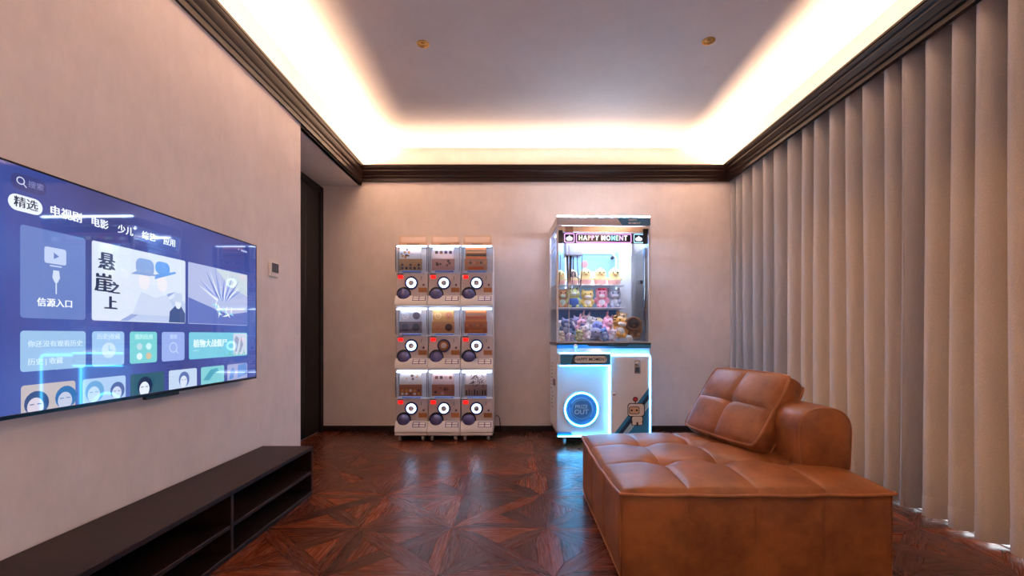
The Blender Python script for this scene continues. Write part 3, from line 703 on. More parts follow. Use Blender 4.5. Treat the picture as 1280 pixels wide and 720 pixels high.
MB().grid(len(per2), 6, gus).build('gusset', 'leather', cu, smooth=70, normals=False)
for w in (0.0, -CT): MB().tube([cpt(u, v, w) for u, v in per2], .007, 8, True).build('piping', 'piping', cu)
# ------------------------------------------------------------------ capsule vending machines, three columns of three
GP, GH, GY, GZ0 = .2945, .567, 4.10, .075
GX = [-1.082 + GP * (i + .5) for i in range(3)]
HW = GP / 2 - .003
def capsule_machine(lit=True):
    t = thing('capsule_machine', (0, 0, 0), None, 'vending machine', 'capsule machines along the back wall')
    b = MB().box(-HW, .004, .002, HW, .30, .305, .004).box(-HW, .24, .305, HW, .30, .562, .004).box(-HW, .0, .545, HW, .24, .562, .003)
    b.box(-HW, .03, .305, -HW + .006, .24, .545).box(HW - .006, .03, .305, HW, .24, .545)
    b.build('body', 'white', t)
    MB().box(-HW + .002, -.008, .085, HW - .002, .004, .303, .004).build('front_panel', 'panel', t)
    ch = MB().prism([(.004, .002), (-.058, .002), (-.064, .010), (-.060, .045), (-.022, .098), (.004, .098)], lambda u, v, w: (w, u, v), -HW, HW)
    c = ch.build('chute', 'white', t)
    # slope carries four framed stickers in a 2 x 2 block
    d = Vector((0, .038, .053)).normalized(); o = Vector((0, -.060, .045)); nrm = Vector((0, -.053, .038)).normalized()
    sl = lambda u, v, w=0.0: tuple(o + d * v + nrm * w + Vector((u, 0, 0)))
    MB().prism(rrect(.012, .006, .132, .058, .003), sl, .0, .0015).build('sticker_frame', 'violet', c)
    for i in range(2):
        for j in range(2): MB().prism(rrect(.018 + i * .057, .011 + j * .024, .068 + i * .057, .029 + j * .024, .002), sl, .001, .0028).build('sticker', 'label', c)
    # turning dial with a light ring
    DC = (-.004, -.008, .213)
    dl = MB().lathe([(.060, 0), (.060, .008), (.054, .014), (.047, .014), (.047, .006), (0, .006)], DC, 'y', 36).build('dial', pbr('dial_housing', (58, 60, 108), .35) if 'dial_housing' not in bpy.data.materials else bpy.data.materials['dial_housing'], t)
    MB().ring(.026, .0425, .006, .0125, DC, n=36).build('light_ring', 'led_dial' if lit else 'brownprint', dl)
    MB().lathe([(.026, .006), (.026, .018), (.022, .024), (0, .024)], DC, 'y', 28).box(DC[0] - .006, DC[1] - .036, DC[2] - .021, DC[0] + .006, DC[1] - .022, DC[2] + .021, .003).build('knob', 'panel', dl)
    # capsule outlet: dark recess behind a smoked dome
    OC = (-.073, -.008, .112)
    ol = MB().lathe([(.066, 0), (.066, .003), (.060, .004), (0, .004)], OC, 'y', 32).build('outlet', 'black', t)
    MB().lathe([(.058, .003), (.055, .018), (.045, .032), (.028, .042), (.010, .046), (0, .0465)], (OC[0], OC[1], OC[2] - .008), 'y', 32).build('outlet_cover', 'smoke', ol)
    MB().prism(rrect(-.125, .252, -.078, .284, .012), XZ(-.008), 0, .007).build('signal_lamp', 'red', t)
    MB().box(-.130, -.012, .290, -.078, -.006, .298, .001).build('brand_plate', 'black', t)
    MB().box(.082, -.0105, .240, .086, -.0075, .276).build('coin_slot', 'darkgrey', t)
    MB().lathe([(.010, 0), (.010, .010), (.007, .014), (0, .014)], (.106, -.008, .196), 'y', 16).build('return_button', pbr('brown_button', (110, 74, 80), .4) if 'brown_button' not in bpy.data.materials else bpy.data.materials['brown_button'], t)
    MB().box(.060, -.011, .130, .136, -.0075, .172, .001).build('price_plate', 'brownprint', t)
    # display: curved clear window with end walls, light bar, and a sill coloured as blue reflections
    pr = [(.0, .308), (-.036, .316), (-.047, .332), (-.051, .38), (-.051, .46), (-.046, .512), (-.030, .545), (.0, .557)]
    wd = MB(); k = len(pr); wd.add([(x, y, z) for x in (-HW + .003, HW - .003) for y, z in pr], [(i, i + 1, k + i + 1, k + i) for i in range(k - 1)])
    w = wd.build('window', 'bubble', t, smooth=60)
    for s in (-1, 1): MB().prism(pr, lambda u, v, q: (s * (HW - .003) - s * q, u, v), 0, .003).build('window_end', 'bubble', w)
    MB().box(-HW + .012, -.028, .544, HW - .012, -.012, .538, .001).build('light_bar', 'led_case', t)
    MB().box(-.085, -.036, .309, .085, -.010, .322, .004).build('sill', pbr('sill_blue_reflection', (112, 140, 214), .3) if 'sill_blue_reflection' not in bpy.data.materials else bpy.data.materials['sill_blue_reflection'], t)
    MB().box(-HW + .008, .06, .306, HW - .008, .066, .54).build('display_back', 'offwhite', t)
    return t
def display_card(t, seed, upper, lower, inks, style):
    """printed card behind the clear window: picture on top, list of prizes below"""
    R = random.Random(seed); mats = [pbr('card_%d_a' % seed, upper, .6), pbr('card_%d_b' % seed, lower, .6)] + [pbr('card_%d_%d' % (seed, i), c, .6) for i, c in enumerate(inks)]
    f = XZ(-.006); m = MB()
    m.box(-.105, -.006, .425, .085, -.003, .543, mi=0).box(-.112, -.020, .325, .092, -.017, .43, mi=1)
    g, h = XZ(-.0065), XZ(-.0205); n = len(inks)
    if style == 'row':
        for i in range(5):
            for j in range(2): m.flat(rrect(-.095 + i * .037, .335 + j * .03, -.073 + i * .037, .357 + j * .03, .008), h, 0, 2 + R.randrange(n))
        for i in range(9): x, z = -.098 + R.random() * .165, .445 + R.random() * .075; m.flat(disc(x, z, .006 + .008 * R.random(), 9), g, .0002 * i, 2 + R.randrange(n))
    elif style == 'faces':
        for i in range(2):
            for j, (fn, z) in enumerate(((g, .485), (h, .378))):
                x = -.06 + i * .1; m.flat(disc(x, z, .034, 18), fn, 0, 2 + (i + j) % n)
                for dx in (-.012, .012): m.flat(disc(x + dx, z + .004, .004, 8), fn, .0004, 2 + (n - 1))
                m.flat(rrect(x - .008, z - .014, x + .008, z - .010, .002), fn, .0004, 2 + (n - 1))
    elif style == 'bands':
        for i in range(4): z = .432 + i * .028; m.flat(rrect(-.10, z, .08, z + .010 + .01 * R.random(), .002), g, 0, 2 + i % n)
        for i in range(6): m.flat(disc(-.09 + i * .032, .395, .011, 10), h, 0, 2 + i % n)
        m.flat(rrect(-.08, .335, .06, .36, .003), h, 0, 2)
    elif style == 'strokes':
        for i in range(26):
            x, z = -.05 + .11 * R.random(), .42 + .09 * R.random(); a = R.random() * 3.1; l = .012 + .02 * R.random(); dx, dz = math.cos(a) * l, math.sin(a) * l
            m.flat([(x - dx, z - dz), (x + dz * .18, z - dx * .18), (x + dx, z + dz), (x - dz * .18, z + dx * .18)], XZ(-.021), .0001 * i, 2 + i % n)
        for i in range(8): x = -.10 + .024 * i; m.flat(rrect(x, .335, x + .014, .37 + .02 * R.random(), .003), h, 0, 2 + i % n)
    else:
        for i in range(4): m.flat(rrect(-.085 + i * .042, .478, -.058 + i * .042, .505, .004), g, 0, 2 + (i % n))
        for i in range(6): x, z = -.09 + R.random() * .15, .345 + R.random() * .065; m.flat(disc(x, z, .009 + .008 * R.random(), 7), h, .0002 * i, 2 + R.randrange(n))
    m.build('display_card', mats, t, smooth=0)
CARDS = {
 (0, 0): ((206, 214, 224), (176, 140, 96), [(60, 44, 40), (190, 130, 70), (96, 70, 70)], 'row', 'with a white picture card over tan rows of prizes'),
 (1, 0): ((226, 214, 224), (192, 150, 146), [(70, 44, 48), (120, 84, 60), (90, 70, 84)], 'marks', 'with a pale lilac card over a pink one'),
 (2, 0): ((150, 104, 66), (182, 136, 110), [(206, 96, 40), (60, 44, 40), (220, 150, 100)], 'bands', 'with a brown and orange card'),
 (0, 1): ((192, 190, 196), (128, 112, 120), [(216, 214, 218), (92, 84, 98), (60, 54, 66)], 'faces', 'with a grey card of round faces'),
 (1, 1): ((214, 164, 96), (196, 140, 96), [(236, 196, 130), (206, 130, 90), (84, 48, 44)], 'faces', 'with a golden yellow card and an unlit brown dial'),
 (2, 1): ((186, 106, 52), (176, 98, 56), [(206, 120, 60), (168, 70, 50), (150, 110, 90)], 'bands', 'with a plain rust orange card'),
 (0, 2): ((206, 196, 186), (166, 98, 66), [(206, 140, 70), (110, 70, 52), (222, 214, 206)], 'row', 'with a cream picture over a rust red strip'),
 (1, 2): ((206, 176, 172), (164, 104, 84), [(122, 66, 56), (70, 40, 44), (196, 150, 146)], 'marks', 'with a dusty pink card over a brown strip'),
 (2, 2): ((222, 208, 202), (150, 122, 116), [(42, 34, 40), (70, 54, 58), (120, 96, 92)], 'strokes', 'with dark ink strokes splashed over a pale card'),
}
cols, rows = ('left', 'middle', 'right'), ('top', 'middle', 'bottom')
proto = None
for (i, j), (up, lo, inks, style, txt) in CARDS.items():
    if (i, j) == (1, 1): t = capsule_machine(False)
    elif proto is None: t = proto_src = capsule_machine(True); proto = t
    else:
        t = proto.copy(); COL.objects.link(t)
        for ch in list(proto.children):
            if not ch.name.startswith('display_card') and not ch.name.startswith('header'): copy_tree(ch, t)
    t.location = (GX[i], GY, GZ0 + GH * (2 - j))
    t['label'] = 'white capsule machine %s' % txt + (', %s of the %s row' % (cols[i], rows[j]) if len(txt.split()) < 9 else ', %s row' % rows[j])
    display_card(t, 20 + i + 3 * j, up, lo, inks, style)
    if j == 0:
        hd = MB().prism([(-.132, .562), (.132, .562), (.122, .655), (-.122, .655)], XZ(.05), 0, .006).build('header_board', 'tan', t)
        MB().prism(rrect(-.112, .590, .112, .640, .006), XZ(.044), 0, .001).build('header_panel', pbr('peach_panel', (240, 200, 166), .35) if 'peach_panel' not in bpy.data.materials else bpy.data.materials['peach_panel'], hd)
        m = MB()
        for k in range(9): m.box(-.055 + k * .012, .0425, .572, -.047 + k * .012, .044, .579)
        o = m.build('header_mark', 'ink', hd)
for i in range(3):
    t = thing('caster_base', (GX[i], GY, 0), 'low white wheeled base under the %s column of capsule machines' % cols[i], 'trolley', 'wheeled bases of the capsule machines')
    MB().box(-HW, -.058, .052, HW, .30, .0745, .003).build('base_plate', 'white', t)
    for x in (-.105, .105):
        for y in (-.02, .25):
            c = MB().lathe([(.020, .0525), (.020, .047), (.010, .043), (.010, .040)], (x, y, 0), n=14).box(x - .015, y - .012, .020, x - .011, y + .012, .046).box(x + .011, y - .012, .020, x + .015, y + .012, .046).build('caster', 'chrome', t)
            MB().lathe([(.008, -.0105), (.024, -.0105), (.0262, -.007), (.0262, .007), (.024, .0105), (.008, .0105)], (x, y, .0262), 'x', 20).build('wheel', 'rubber', c)
# black lead at the right end of the row
pts = [(-.19, 4.41, .16), (-.172, 4.415, .165), (-.155, 4.42, .14), (-.148, 4.42, .09), (-.15, 4.43, .04), (-.17, 4.43, .006), (-.26, 4.435, .005)]
t = MB().tube(pts, .004, 8).build('power_cord', 'black', None); tag(t, 'short black power cord curling from the right end of the capsule machines to the floor', 'cable')
# ------------------------------------------------------------------ claw machine
CR = math.radians(2.1)
CO = Vector((.355, 3.86, 0)) + Matrix.Rotation(CR, 3, 'Z') @ Vector((.405, 0, 0))
claw = thing('claw_machine', CO, 'tall white claw machine with glowing blue tubes, full of plush toys, at the back wall', 'claw machine', rz=CR)
CD, FX = .545, .400
cab = MB().prism([(-FX, .135), (-FX + .03, .11), (-.28, .11), (-.27, .085), (FX, .085), (FX, .858), (-FX, .858)], XZ(.012), 0, -.010)
cab.box(-FX, .022, .110, FX, CD, .858, .004)
body = cab.build('cabinet', 'offwhite', claw)
MB().prism([(-FX, .085), (-.265, .085), (-.285, .118), (-FX, .118)], XZ(.011), 0, .002).build('foot_accent', 'blue', claw)
MB().box(-FX + .01, .03, .078, FX - .01, CD - .01, .11).build('base_board', 'darkgrey', claw)
MB().tube([(-FX + .006, .004, .084), (FX - .006, .004, .084)], .0050, 10).build('light_tube', 'led_cyan', claw)
for x in (-.33, .33):
    for y in (.06, .48):
        c = MB().box(x - .02, y - .02, .055, x + .02, y + .02, .08, .003).build('caster', 'chrome', claw)
        MB().lathe([(.006, -.011), (.024, -.011), (.027, -.007), (.027, .007), (.024, .011), (.006, .011)], (x, y + .01, .027), 'x', 18).build('wheel', 'rubber', c)
# ledge between cabinet and show case
MB().box(-.405, -.014, .868, .405, CD, .884, .002).build('ledge', 'black', claw)
MB().prism([(-.405, .838), (.405, .838), (.405, .868), (.215, .868), (.200, .856), (-.130, .856), (-.145, .868), (-.405, .868)], XZ(.004), 0, .012).build('ledge_accent', 'blue', claw)
MB().prism([(-.145, .868), (.215, .868), (.200, .856), (-.130, .856)], XZ(.004), 0, .013).build('ledge_notch', 'black', claw)
# control shelf with name strip, stick and button
MB().box(-.392, -.085, .694, .040, .012, .800, .006).build('control_shelf', 'offwhite', claw)
st = MB().box(-.386, -.089, .704, .034, -.0845, .790, .001).build('name_strip', 'navy', claw)
MB().prism([(-.386, .704), (-.30, .704), (-.275, .790), (-.386, .790)], XZ(-.089), 0, .001).prism([(-.03, .704), (.034, .704), (.034, .790), (-.005, .790)], XZ(-.089), 0, .001).build('strip_accent', 'blue', st)
MB().prism(rrect(-.270, .718, .005, .776, .029, 8), XZ(-.0905), 0, .001).build('name_plate', pbr('pale_plate', (226, 236, 244), .4), st)
m = MB(); lettering(m, 'HAPPY MOMENT', .036, (-.132, .747), XZ(-.092), 0, .0005); m.build('lettering', 'ink', st, smooth=0, normals=False)
for z in (.800, .694): MB().tube([(-.392, -.082, z), (.036, -.082, z)], .0050, 10).build('light_tube', 'led_cyan', claw)
js = MB().lathe([(.026, .800), (.024, .806), (.006, .812), (.006, .842)], (-.252, -.045, 0), n=18).build('joystick', 'white', claw)
MB().ball((-.252, -.045, .856), .019, 16, 10).build('joystick_ball', 'white', js)
MB().lathe([(.045, .800), (.045, .806), (.036, .808), (.034, .818), (.022, .824), (0, .825)], (-.072, -.045, 0), n=28).build('push_button', glow('violet_lamp', (225, 214, 255), 2.2), claw)
# prize outlet with ring light
PC = (-.194, .002, .316)
po = MB().lathe([(.158, 0), (.158, .006), (.150, .010), (.132, .010), (.130, .004), (0, .004)], PC, 'y', 48).build('prize_outlet', 'paleblue', claw)
MB().lathe([(.130, .0042), (.130, .0055), (0, .0056)], PC, 'y', 40).build('prize_flap', pbr('prize_flap', (70, 124, 176), .3), po)
MB().tube([(PC[0] + .141 * math.cos(a), PC[1] - .012, PC[2] + .141 * math.sin(a)) for a in [2 * PI * k / 48 for k in range(48)]], .0056, 8, True).build('light_ring', 'led_cyan', po)
m = MB(); fy = XZ(PC[1] - .0058)
for a0, a1, r0, r1 in ((60, 340, .078, .084), (-40, 150, .092, .104), (170, 250, .096, .101), (-60, 60, .090, .094)):
    for q in arc_band(PC[0], PC[2], r0, r1, a0, a1, 24): m.flat(q, fy)
m.build('ring_print', pbr('ring_print', (120, 180, 226), .4), po, smooth=0, normals=False)
m = MB(); lettering(m, 'PRIZE', .044, (PC[0], PC[2] + .022), fy, .0004, .0005); lettering(m, 'OUT', .058, (PC[0], PC[2] - .024), fy, .0004, .0009); m.build('lettering', pbr('pale_lettering', (186, 216, 240), .4), po, smooth=0, normals=False)
# service door
D0, D1, DZ0, DZ1 = .058, .392, .100, .770
door = MB().box(D0, -.006, DZ0, D1, .004, DZ1, .003).build('service_door', 'offwhite', claw)
MB().tube([(u, -.004, v) for u, v in rrect(.048, .092, .4015, .780, .022, 6)], .0050, 8, True).build('light_tube', 'led_cyan', claw)
lk = MB().prism(rrect(.262, .622, .314, .738, .008), XZ(-.006), 0, .006).build('lock_plate', 'chrome', door)
MB().lathe([(.017, .006), (.017, .016), (.012, .020), (0, .020)], (.288, -.006, .706), 'y', 20).build('lock_cylinder', 'chrome', lk)
MB().box(.272, -.028, .632, .304, -.012, .676, .004).build('padlock', 'darkgrey', lk)
MB().lathe([(.011, 0), (.011, .005), (.006, .007), (0, .007)], (.086, -.006, .446), 'y', 18).build('key_cylinder', 'chrome', door)
fd = XZ(-.0062)
m = MB().prism([(.12, DZ0 + .003), (.39, .45), (.39, .50), (.085, DZ0 + .003)], fd, 0, .0006, 0).prism([(.16, DZ0 + .003), (.39, .40), (.39, .45), (.12, DZ0 + .003)], fd, 0, .0007, 1).prism([(.20, DZ0 + .003), (.39, .352), (.39, .395), (.165, DZ0 + .003)], fd, 0, .0006, 2).prism([(.22, DZ0 + .003), (.39, DZ0 + .003), (.39, .340), (.205, DZ0 + .003)], fd, 0, .0006, 3)
m.build('stripe_print', ['blue', 'navy', 'paleblue', 'blue'], door)
# plain little robot figure, flat print
rb = MB(); z0 = -.012; cx, cz = .285, .300
fr_ = XZ(-.0070)
rb.prism(rrect(cx - .082, cz - .050, cx + .068, cz + .068, .028), fr_, 0, .0006, 0).prism(rrect(cx - .050, cz - .125, cx + .055, cz - .035, .020), fr_, 0, .0005, 0)
rb.prism(rrect(cx - .075, cz - .043, cx + .061, cz + .061, .024), fr_, 0, .0010, 1).prism(rrect(cx - .043, cz - .095, cx + .048, cz - .048, .016), fr_, 0, .0010, 1)
rb.prism(rrect(cx - .040, cz - .120, cx - .004, cz - .090, .010), fr_, 0, .0011, 1).prism(rrect(cx + .010, cz - .120, cx + .046, cz - .090, .010), fr_, 0, .0011, 1)
rb.prism(rrect(cx - .070, cz - .028, cx + .022, cz + .038, .016), fr_, 0, .0014, 2).prism(rrect(cx - .064, cz - .022, cx + .016, cz + .032, .012), fr_, 0, .0017, 3)
for dx in (-.046, -.002): rb.prism(disc(cx + dx, cz + .006, .009, 14), fr_, 0, .0020, 4)
rb.prism(rrect(cx - .018, cz + .060, cx - .010, cz + .085, .002), fr_, 0, .0010, 0).prism(disc(cx - .014, cz + .100, .022, 18), fr_, 0, .0010, 0).prism(disc(cx - .014, cz + .100, .015, 16), fr_, 0, .0014, 5)
rb.build('robot_print', ['ink', 'label', 'darkgrey', 'tan', 'ink', pbr('red_print', (206, 60, 64), .5)], door)
# left side: handle and fine grille print
MB().box(-FX - .012, .16, .50, -FX, .22, .56, .004).build('side_handle', pbr('brown_handle', (120, 92, 96), .4), claw)
m = MB(); R3 = random.Random(3)
for i in range(13): a = .30 + R3.random() * .09; m.box(-FX - .0012, a, .28 + i * .034, -FX + .001, a + .05 + .05 * R3.random(), .288 + i * .034)
o = m.build('side_print', 'darkgrey', claw); o['kind'] = 'stuff'
# show case: frame, glass, back, roof
CZ0, CZ1 = .884, 1.892
for x in (-.398, .398):
    for y in (.004, CD - .012): MB().box(x - .008, y - .006, CZ0, x + .008, y + .010, CZ1, .003).build('corner_post', 'white', claw)
MB().box(-.390, .001, CZ0 + .003, .390, .005, CZ1).build('front_glass', 'clear', claw)
MB().box(-.400, .014, CZ0 + .003, -.396, CD - .022, CZ1).build('side_glass', 'clear', claw)
MB().box(.396, .014, CZ0 + .003, .400, CD - .022, CZ1).build('side_glass', 'clear', claw)
for x in (-.30, ): MB().box(x - .003, -.004, CZ0 + .003, x + .003, .001, CZ1 - .16).build('glass_edge', 'white', claw)
MB().box(-.392, .010, CZ0, .392, CD - .004, CZ0 + .012).build('case_floor', 'offwhite', claw)
bk = MB().box(-.392, CD - .016, CZ0 + .012, .392, CD - .004, CZ1).build('case_back', 'backlit', claw)
m = MB(); yb = CD - .022
m.tube([(u, yb, v) for u, v in [(-.25, 1.30), (-.25, 1.70), (-.215, 1.75), (.205, 1.75), (.245, 1.70), (.245, 1.30)]], .005, 6); m.build('light_line', glow('soft_white_led', (235, 245, 255), 2.2), bk)
hill = MB().prism([(-.20, 1.425), (-.12, 1.53), (-.02, 1.575), (.10, 1.555), (.19, 1.49), (.22, 1.425)], XZ(CD - .016), 0, .003).build('hill_print', 'label', bk)
MB().prism([(-.392, 1.09), (.392, 1.09), (.392, 1.195), (-.392, 1.195)], XZ(CD - .016), 0, .004).build('lower_panel', pbr('mid_blue_panel', (64, 128, 196), .4), bk)
rp = MB().box(.268, CD - .045, CZ0 + .012, .392, CD - .018, CZ1, .004).build('right_pillar', 'offwhite', claw)
MB().lathe([(.016, 0), (.016, .03), (.010, .034), (0, .034)], (.20, CD - .03, 1.700), 'y', 16).build('camera_eye', 'darkgrey', claw)
MB().box(.386, .09, CZ0 + .012, .3945, CD - .05, 1.72).build('inner_side_glass', 'side_sheet', claw)
MB().box(.372, .18, 1.415, .386, .225, 1.445, .002).build('latch', 'darkgrey', claw)
for z, nm, y0 in ((1.418, 'top', .30), (1.203, 'low', .26)):
    sh = MB().box(-.386, y0, z - .008, .266, CD - .018, z, .002).build('shelf', 'offwhite', claw)
# name board behind the glass
nb = MB().box(-.390, .022, 1.742, .376, .034, 1.832, .002).build('name_board', pbr('night_board', (30, 26, 50), .3), claw)
def neon(polys, w, c): return MB().tube([(u, .021, v) for u, v in polys], w, 6, True)
pk, cy = glow('pink_neon', (235, 150, 225), 1.6), glow('pale_cyan_neon', (150, 205, 240), 1.5)
neon(rrect(-.335, 1.750, -.252, 1.822, .010), .0028, 0).build('neon_frame', pk, nb)
neon(rrect(-.232, 1.750, .242, 1.822, .008), .0028, 0).build('neon_frame', pk, nb)
neon(rrect(.268, 1.750, .350, 1.822, .010), .0028, 0).build('neon_frame', cy, nb)
for x in (-.293, .309):
    MB().prism([(x - .028, 1.772), (x - .018, 1.764), (x + .018, 1.764), (x + .028, 1.772), (x + .030, 1.786), (x + .016, 1.796), (x + .006, 1.799), (x, 1.812), (x - .006, 1.799), (x - .016, 1.796), (x - .030, 1.786)], XZ(.021), 0, .002).build('emblem', glow('emblem_white_%d' % (x > 0), (226, 232, 246), 1.0), nb)
LET = [('H', (214, 240, 190)), ('A', (255, 255, 255)), ('P', (246, 170, 160)), ('P', (240, 160, 196)), ('Y', (236, 246, 255)), (' ', None), ('M', (250, 250, 255)), ('O', (200, 236, 255)), ('M', (120, 196, 236)), ('E', (180, 240, 205)), ('N', (226, 170, 236)), ('T', (244, 240, 250))]
x = -.212
for ch, c in LET:
    if ch == ' ': x += .016; continue
    vs, fs = text_poly(ch, .060, .0004); x0, x1 = min(v[0] for v in vs), max(v[0] for v in vs)
    m = MB()
    for q in range(3): m.add([(x + (u - x0) * .80 + q * .0016, .0205 - q * .0001, 1.786 + v) for u, v in vs], fs)
    m.build('letter', glow('letter_%s%d' % (ch, int(x * 1000)), c, 1.3), nb, smooth=0, normals=False); x += (x1 - x0) * .80 + .0092
rf = MB().box(-.392, .020, 1.838, .392, .030, 1.890).build('roof_mirror', pbr('bronze_mirror', (226, 206, 186), .18, 1.0), claw)
MB().box(-.330, .014, 1.832, -.262, .021, 1.888, .002).build('roof_block', 'tan', rf)
MB().box(.345, .006, 1.738, .386, .030, 1.868, .004).build('speaker_block', 'black', claw)
MB().box(-.388, .006, 1.738, -.352, .020, 1.850, .004).build('speaker_block', 'black', claw)
hd = MB().box(-.404, .0, 1.892, .404, CD, 1.958, .004).build('header', 'panel', claw)
MB().prism([(.118, 1.955), (.403, 1.955), (.403, 1.895), (.158, 1.895)], XZ(.0), 0, .003).build('header_badge', pbr('teal_badge', (34, 112, 160), .35), hd)
m = MB(); lettering(m, 'HAPPY', .025, (.212, 1.939), XZ(-.0032), 0, .0003, 'LEFT'); lettering(m, 'MOMENT', .025, (.212, 1.911), XZ(-.0032), 0, .0003, 'LEFT'); m.build('lettering', pbr('badge_lettering', (206, 222, 238), .4), hd, smooth=0, normals=False)
MB().box(-.404, .0, 1.962, .404, CD, 1.968, .002).build('roof_plate', 'white', claw)
MB().tube([(-.400, .004, 1.968), (.400, .004, 1.968)], .0055, 10).build('light_tube', 'led_white', claw)
for i in range(3): MB().tube([(-.402, .03, 1.80 - .03 * i), (-.402, CD - .04, 1.78 - .03 * i)], .003, 6).build('side_rail', 'tan' if i else 'chrome', claw)
# lamp under the roof
MB().box(-.36, .06, 1.876, .36, .085, 1.886, .002).build('case_lamp', 'led_roof', claw)
MB().box(-.36, CD - .10, 1.876, .36, CD - .075, 1.886, .002).build('case_lamp', 'led_roof', claw)
# gantry with cables and claw
gx, gy = -.235, .20
MB().box(-.385, gy - .012, 1.82, .385, gy + .012, 1.84, .002).build('gantry_rail', 'chrome', claw)
cr_ = MB().box(gx - .075, gy - .07, 1.655, gx + .075, gy + .07, 1.80, .006).build('carriage', pbr('grey_carriage', (176, 178, 196), .4), claw)
for k, (x0, x1, dz) in enumerate(((-.062, -.022, .24), (-.058, -.030, .20), (-.12, -.155, .30), (.03, .075, .28))):
    pts = []
    for q in range(13):
        a = q / 12; pts.append((gx + x0 + (x1 - x0) * a, gy - .05 - .004 * k, 1.66 - dz * math.sin(PI * a) ** .6))
    MB().tube(pts, .0065 if k < 2 else .0035, 6).build('cable', 'black' if k < 2 else 'darkgrey', cr_)
MB().tube([(gx + .005, gy, 1.66), (gx + .005, gy, 1.52)], .006, 8).build('claw_cord', 'darkgrey', cr_)
hub = MB().lathe([(.028, 1.47), (.030, 1.50), (.022, 1.525), (.008, 1.535)], (gx + .005, gy, 0), n=18).build('claw_hub', 'chrome', cr_)
for k in range(3):
    a = PI / 2 + 2 * PI * k / 3; c, s = math.cos(a), math.sin(a)
    MB().tube([(gx + .005 + c * r, gy + s * r, z) for r, z in ((.024, 1.475), (.060, 1.455), (.072, 1.40), (.050, 1.355), (.028, 1.335))], .005, 6).build('claw_finger', 'chrome', hub)

# ------------------------------------------------------------------ plush toys
def plush_body(name, balls, voxel=.009):
    m = MB()
    for c, r in balls: m.ball(c, r, 16, 10)
    o = m.build('plush_source', 'plush'); md = o.modifiers.new('merge', 'REMESH'); md.mode = 'VOXEL'; md.voxel_size = voxel; md.use_smooth_shade = True
    s = o.modifiers.new('soften', 'SMOOTH'); s.factor = .5; s.iterations = 4
    me = bpy.data.meshes.new_from_object(o.evaluated_get(bpy.context.evaluated_depsgraph_get())); me.name = name
    bpy.data.objects.remove(o)
    if not me.materials: me.materials.append(M['plush'])
    return me
# unit toys about 0.16 tall, sitting at z = 0, facing -y
T = {}
T['chick'] = plush_body('chick_body', [((0, 0, .052), (.056, .048, .052)), ((0, 0, .112), (.054, .048, .048)), ((-.060, 0, .062), (.022, .014, .014)), ((.060, 0, .062), (.022, .014, .014)), ((-.024, -.018, .010), (.022, .028, .012)), ((.024, -.018, .010), (.022, .028, .012)), ((0, 0, .160), (.010, .012, .014))])
T['bear'] = plush_body('bear_body', [((0, 0, .048), (.048, .042, .050)), ((0, -.004, .122), (.054, .046, .046)), ((-.042, 0, .160), (.020, .012, .020)), ((.042, 0, .160), (.020, .012, .020)), ((-.052, -.010, .064), (.018, .018, .028)), ((.052, -.010, .064), (.018, .018, .028)), ((-.030, -.030, .016), (.020, .030, .018)), ((.030, -.030, .016), (.020, .030, .018))])
T['bunny'] = plush_body('bunny_body', [((0, 0, .046), (.046, .040, .048)), ((0, -.004, .116), (.050, .044, .042)), ((-.024, 0, .180), (.014, .010, .042)), ((.030, .004, .176), (.014, .010, .040)), ((-.048, -.012, .062), (.016, .018, .026)), ((.048, -.012, .062), (.016, .018, .026)), ((-.028, -.032, .015), (.018, .028, .016)), ((.028, -.032, .015), (.018, .028, .016))])
T['cat'] = plush_body('cat_body', [((0, 0, .044), (.048, .042, .046)), ((0, -.004, .118), (.060, .046, .044)), ((-.044, 0, .158), (.014, .010, .022)), ((.044, 0, .158), (.014, .010, .022)), ((-.050, -.010, .056), (.018, .018, .024)), ((.050, -.010, .056), (.018, .018, .024)), ((-.028, -.030, .014), (.018, .028, .016)), ((.028, -.030, .014), (.018, .028, .016))])
T['frog'] = plush_body('frog_body', [((0, 0, .046), (.046, .040, .048)), ((0, -.002, .116), (.060, .046, .040)), ((-.028, -.012, .152), (.024, .020, .022)), ((.028, -.012, .152), (.024, .020, .022)), ((-.052, -.008, .056), (.018, .018, .026)), ((.052, -.008, .056), (.018, .018, .026)), ((-.028, -.026, .014), (.020, .028, .014)), ((.028, -.026, .014), (.020, .028, .014))])
T['ball'] = plush_body('ball_body', [((0, 0, .055), (.062, .058, .055)), ((-.036, -.03, .010), (.020, .022, .012)), ((.036, -.03, .010), (.020, .022, .012))])
FACE = {'chick': (.112, -.046, .054, .020), 'bear': (.126, -.046, .054, .020), 'bunny': (.120, -.044, .050, .018), 'cat': (.120, -.047, .060, .024), 'frog': (.152, -.030, .060, .028), 'ball': (.066, -.054, .06, .022)}
SH_ = {}
def shared(key, fn, mat, **kw):
    if key not in SH_: SH_[key] = fn().mesh(key, mat, **kw)
    return SH_[key]
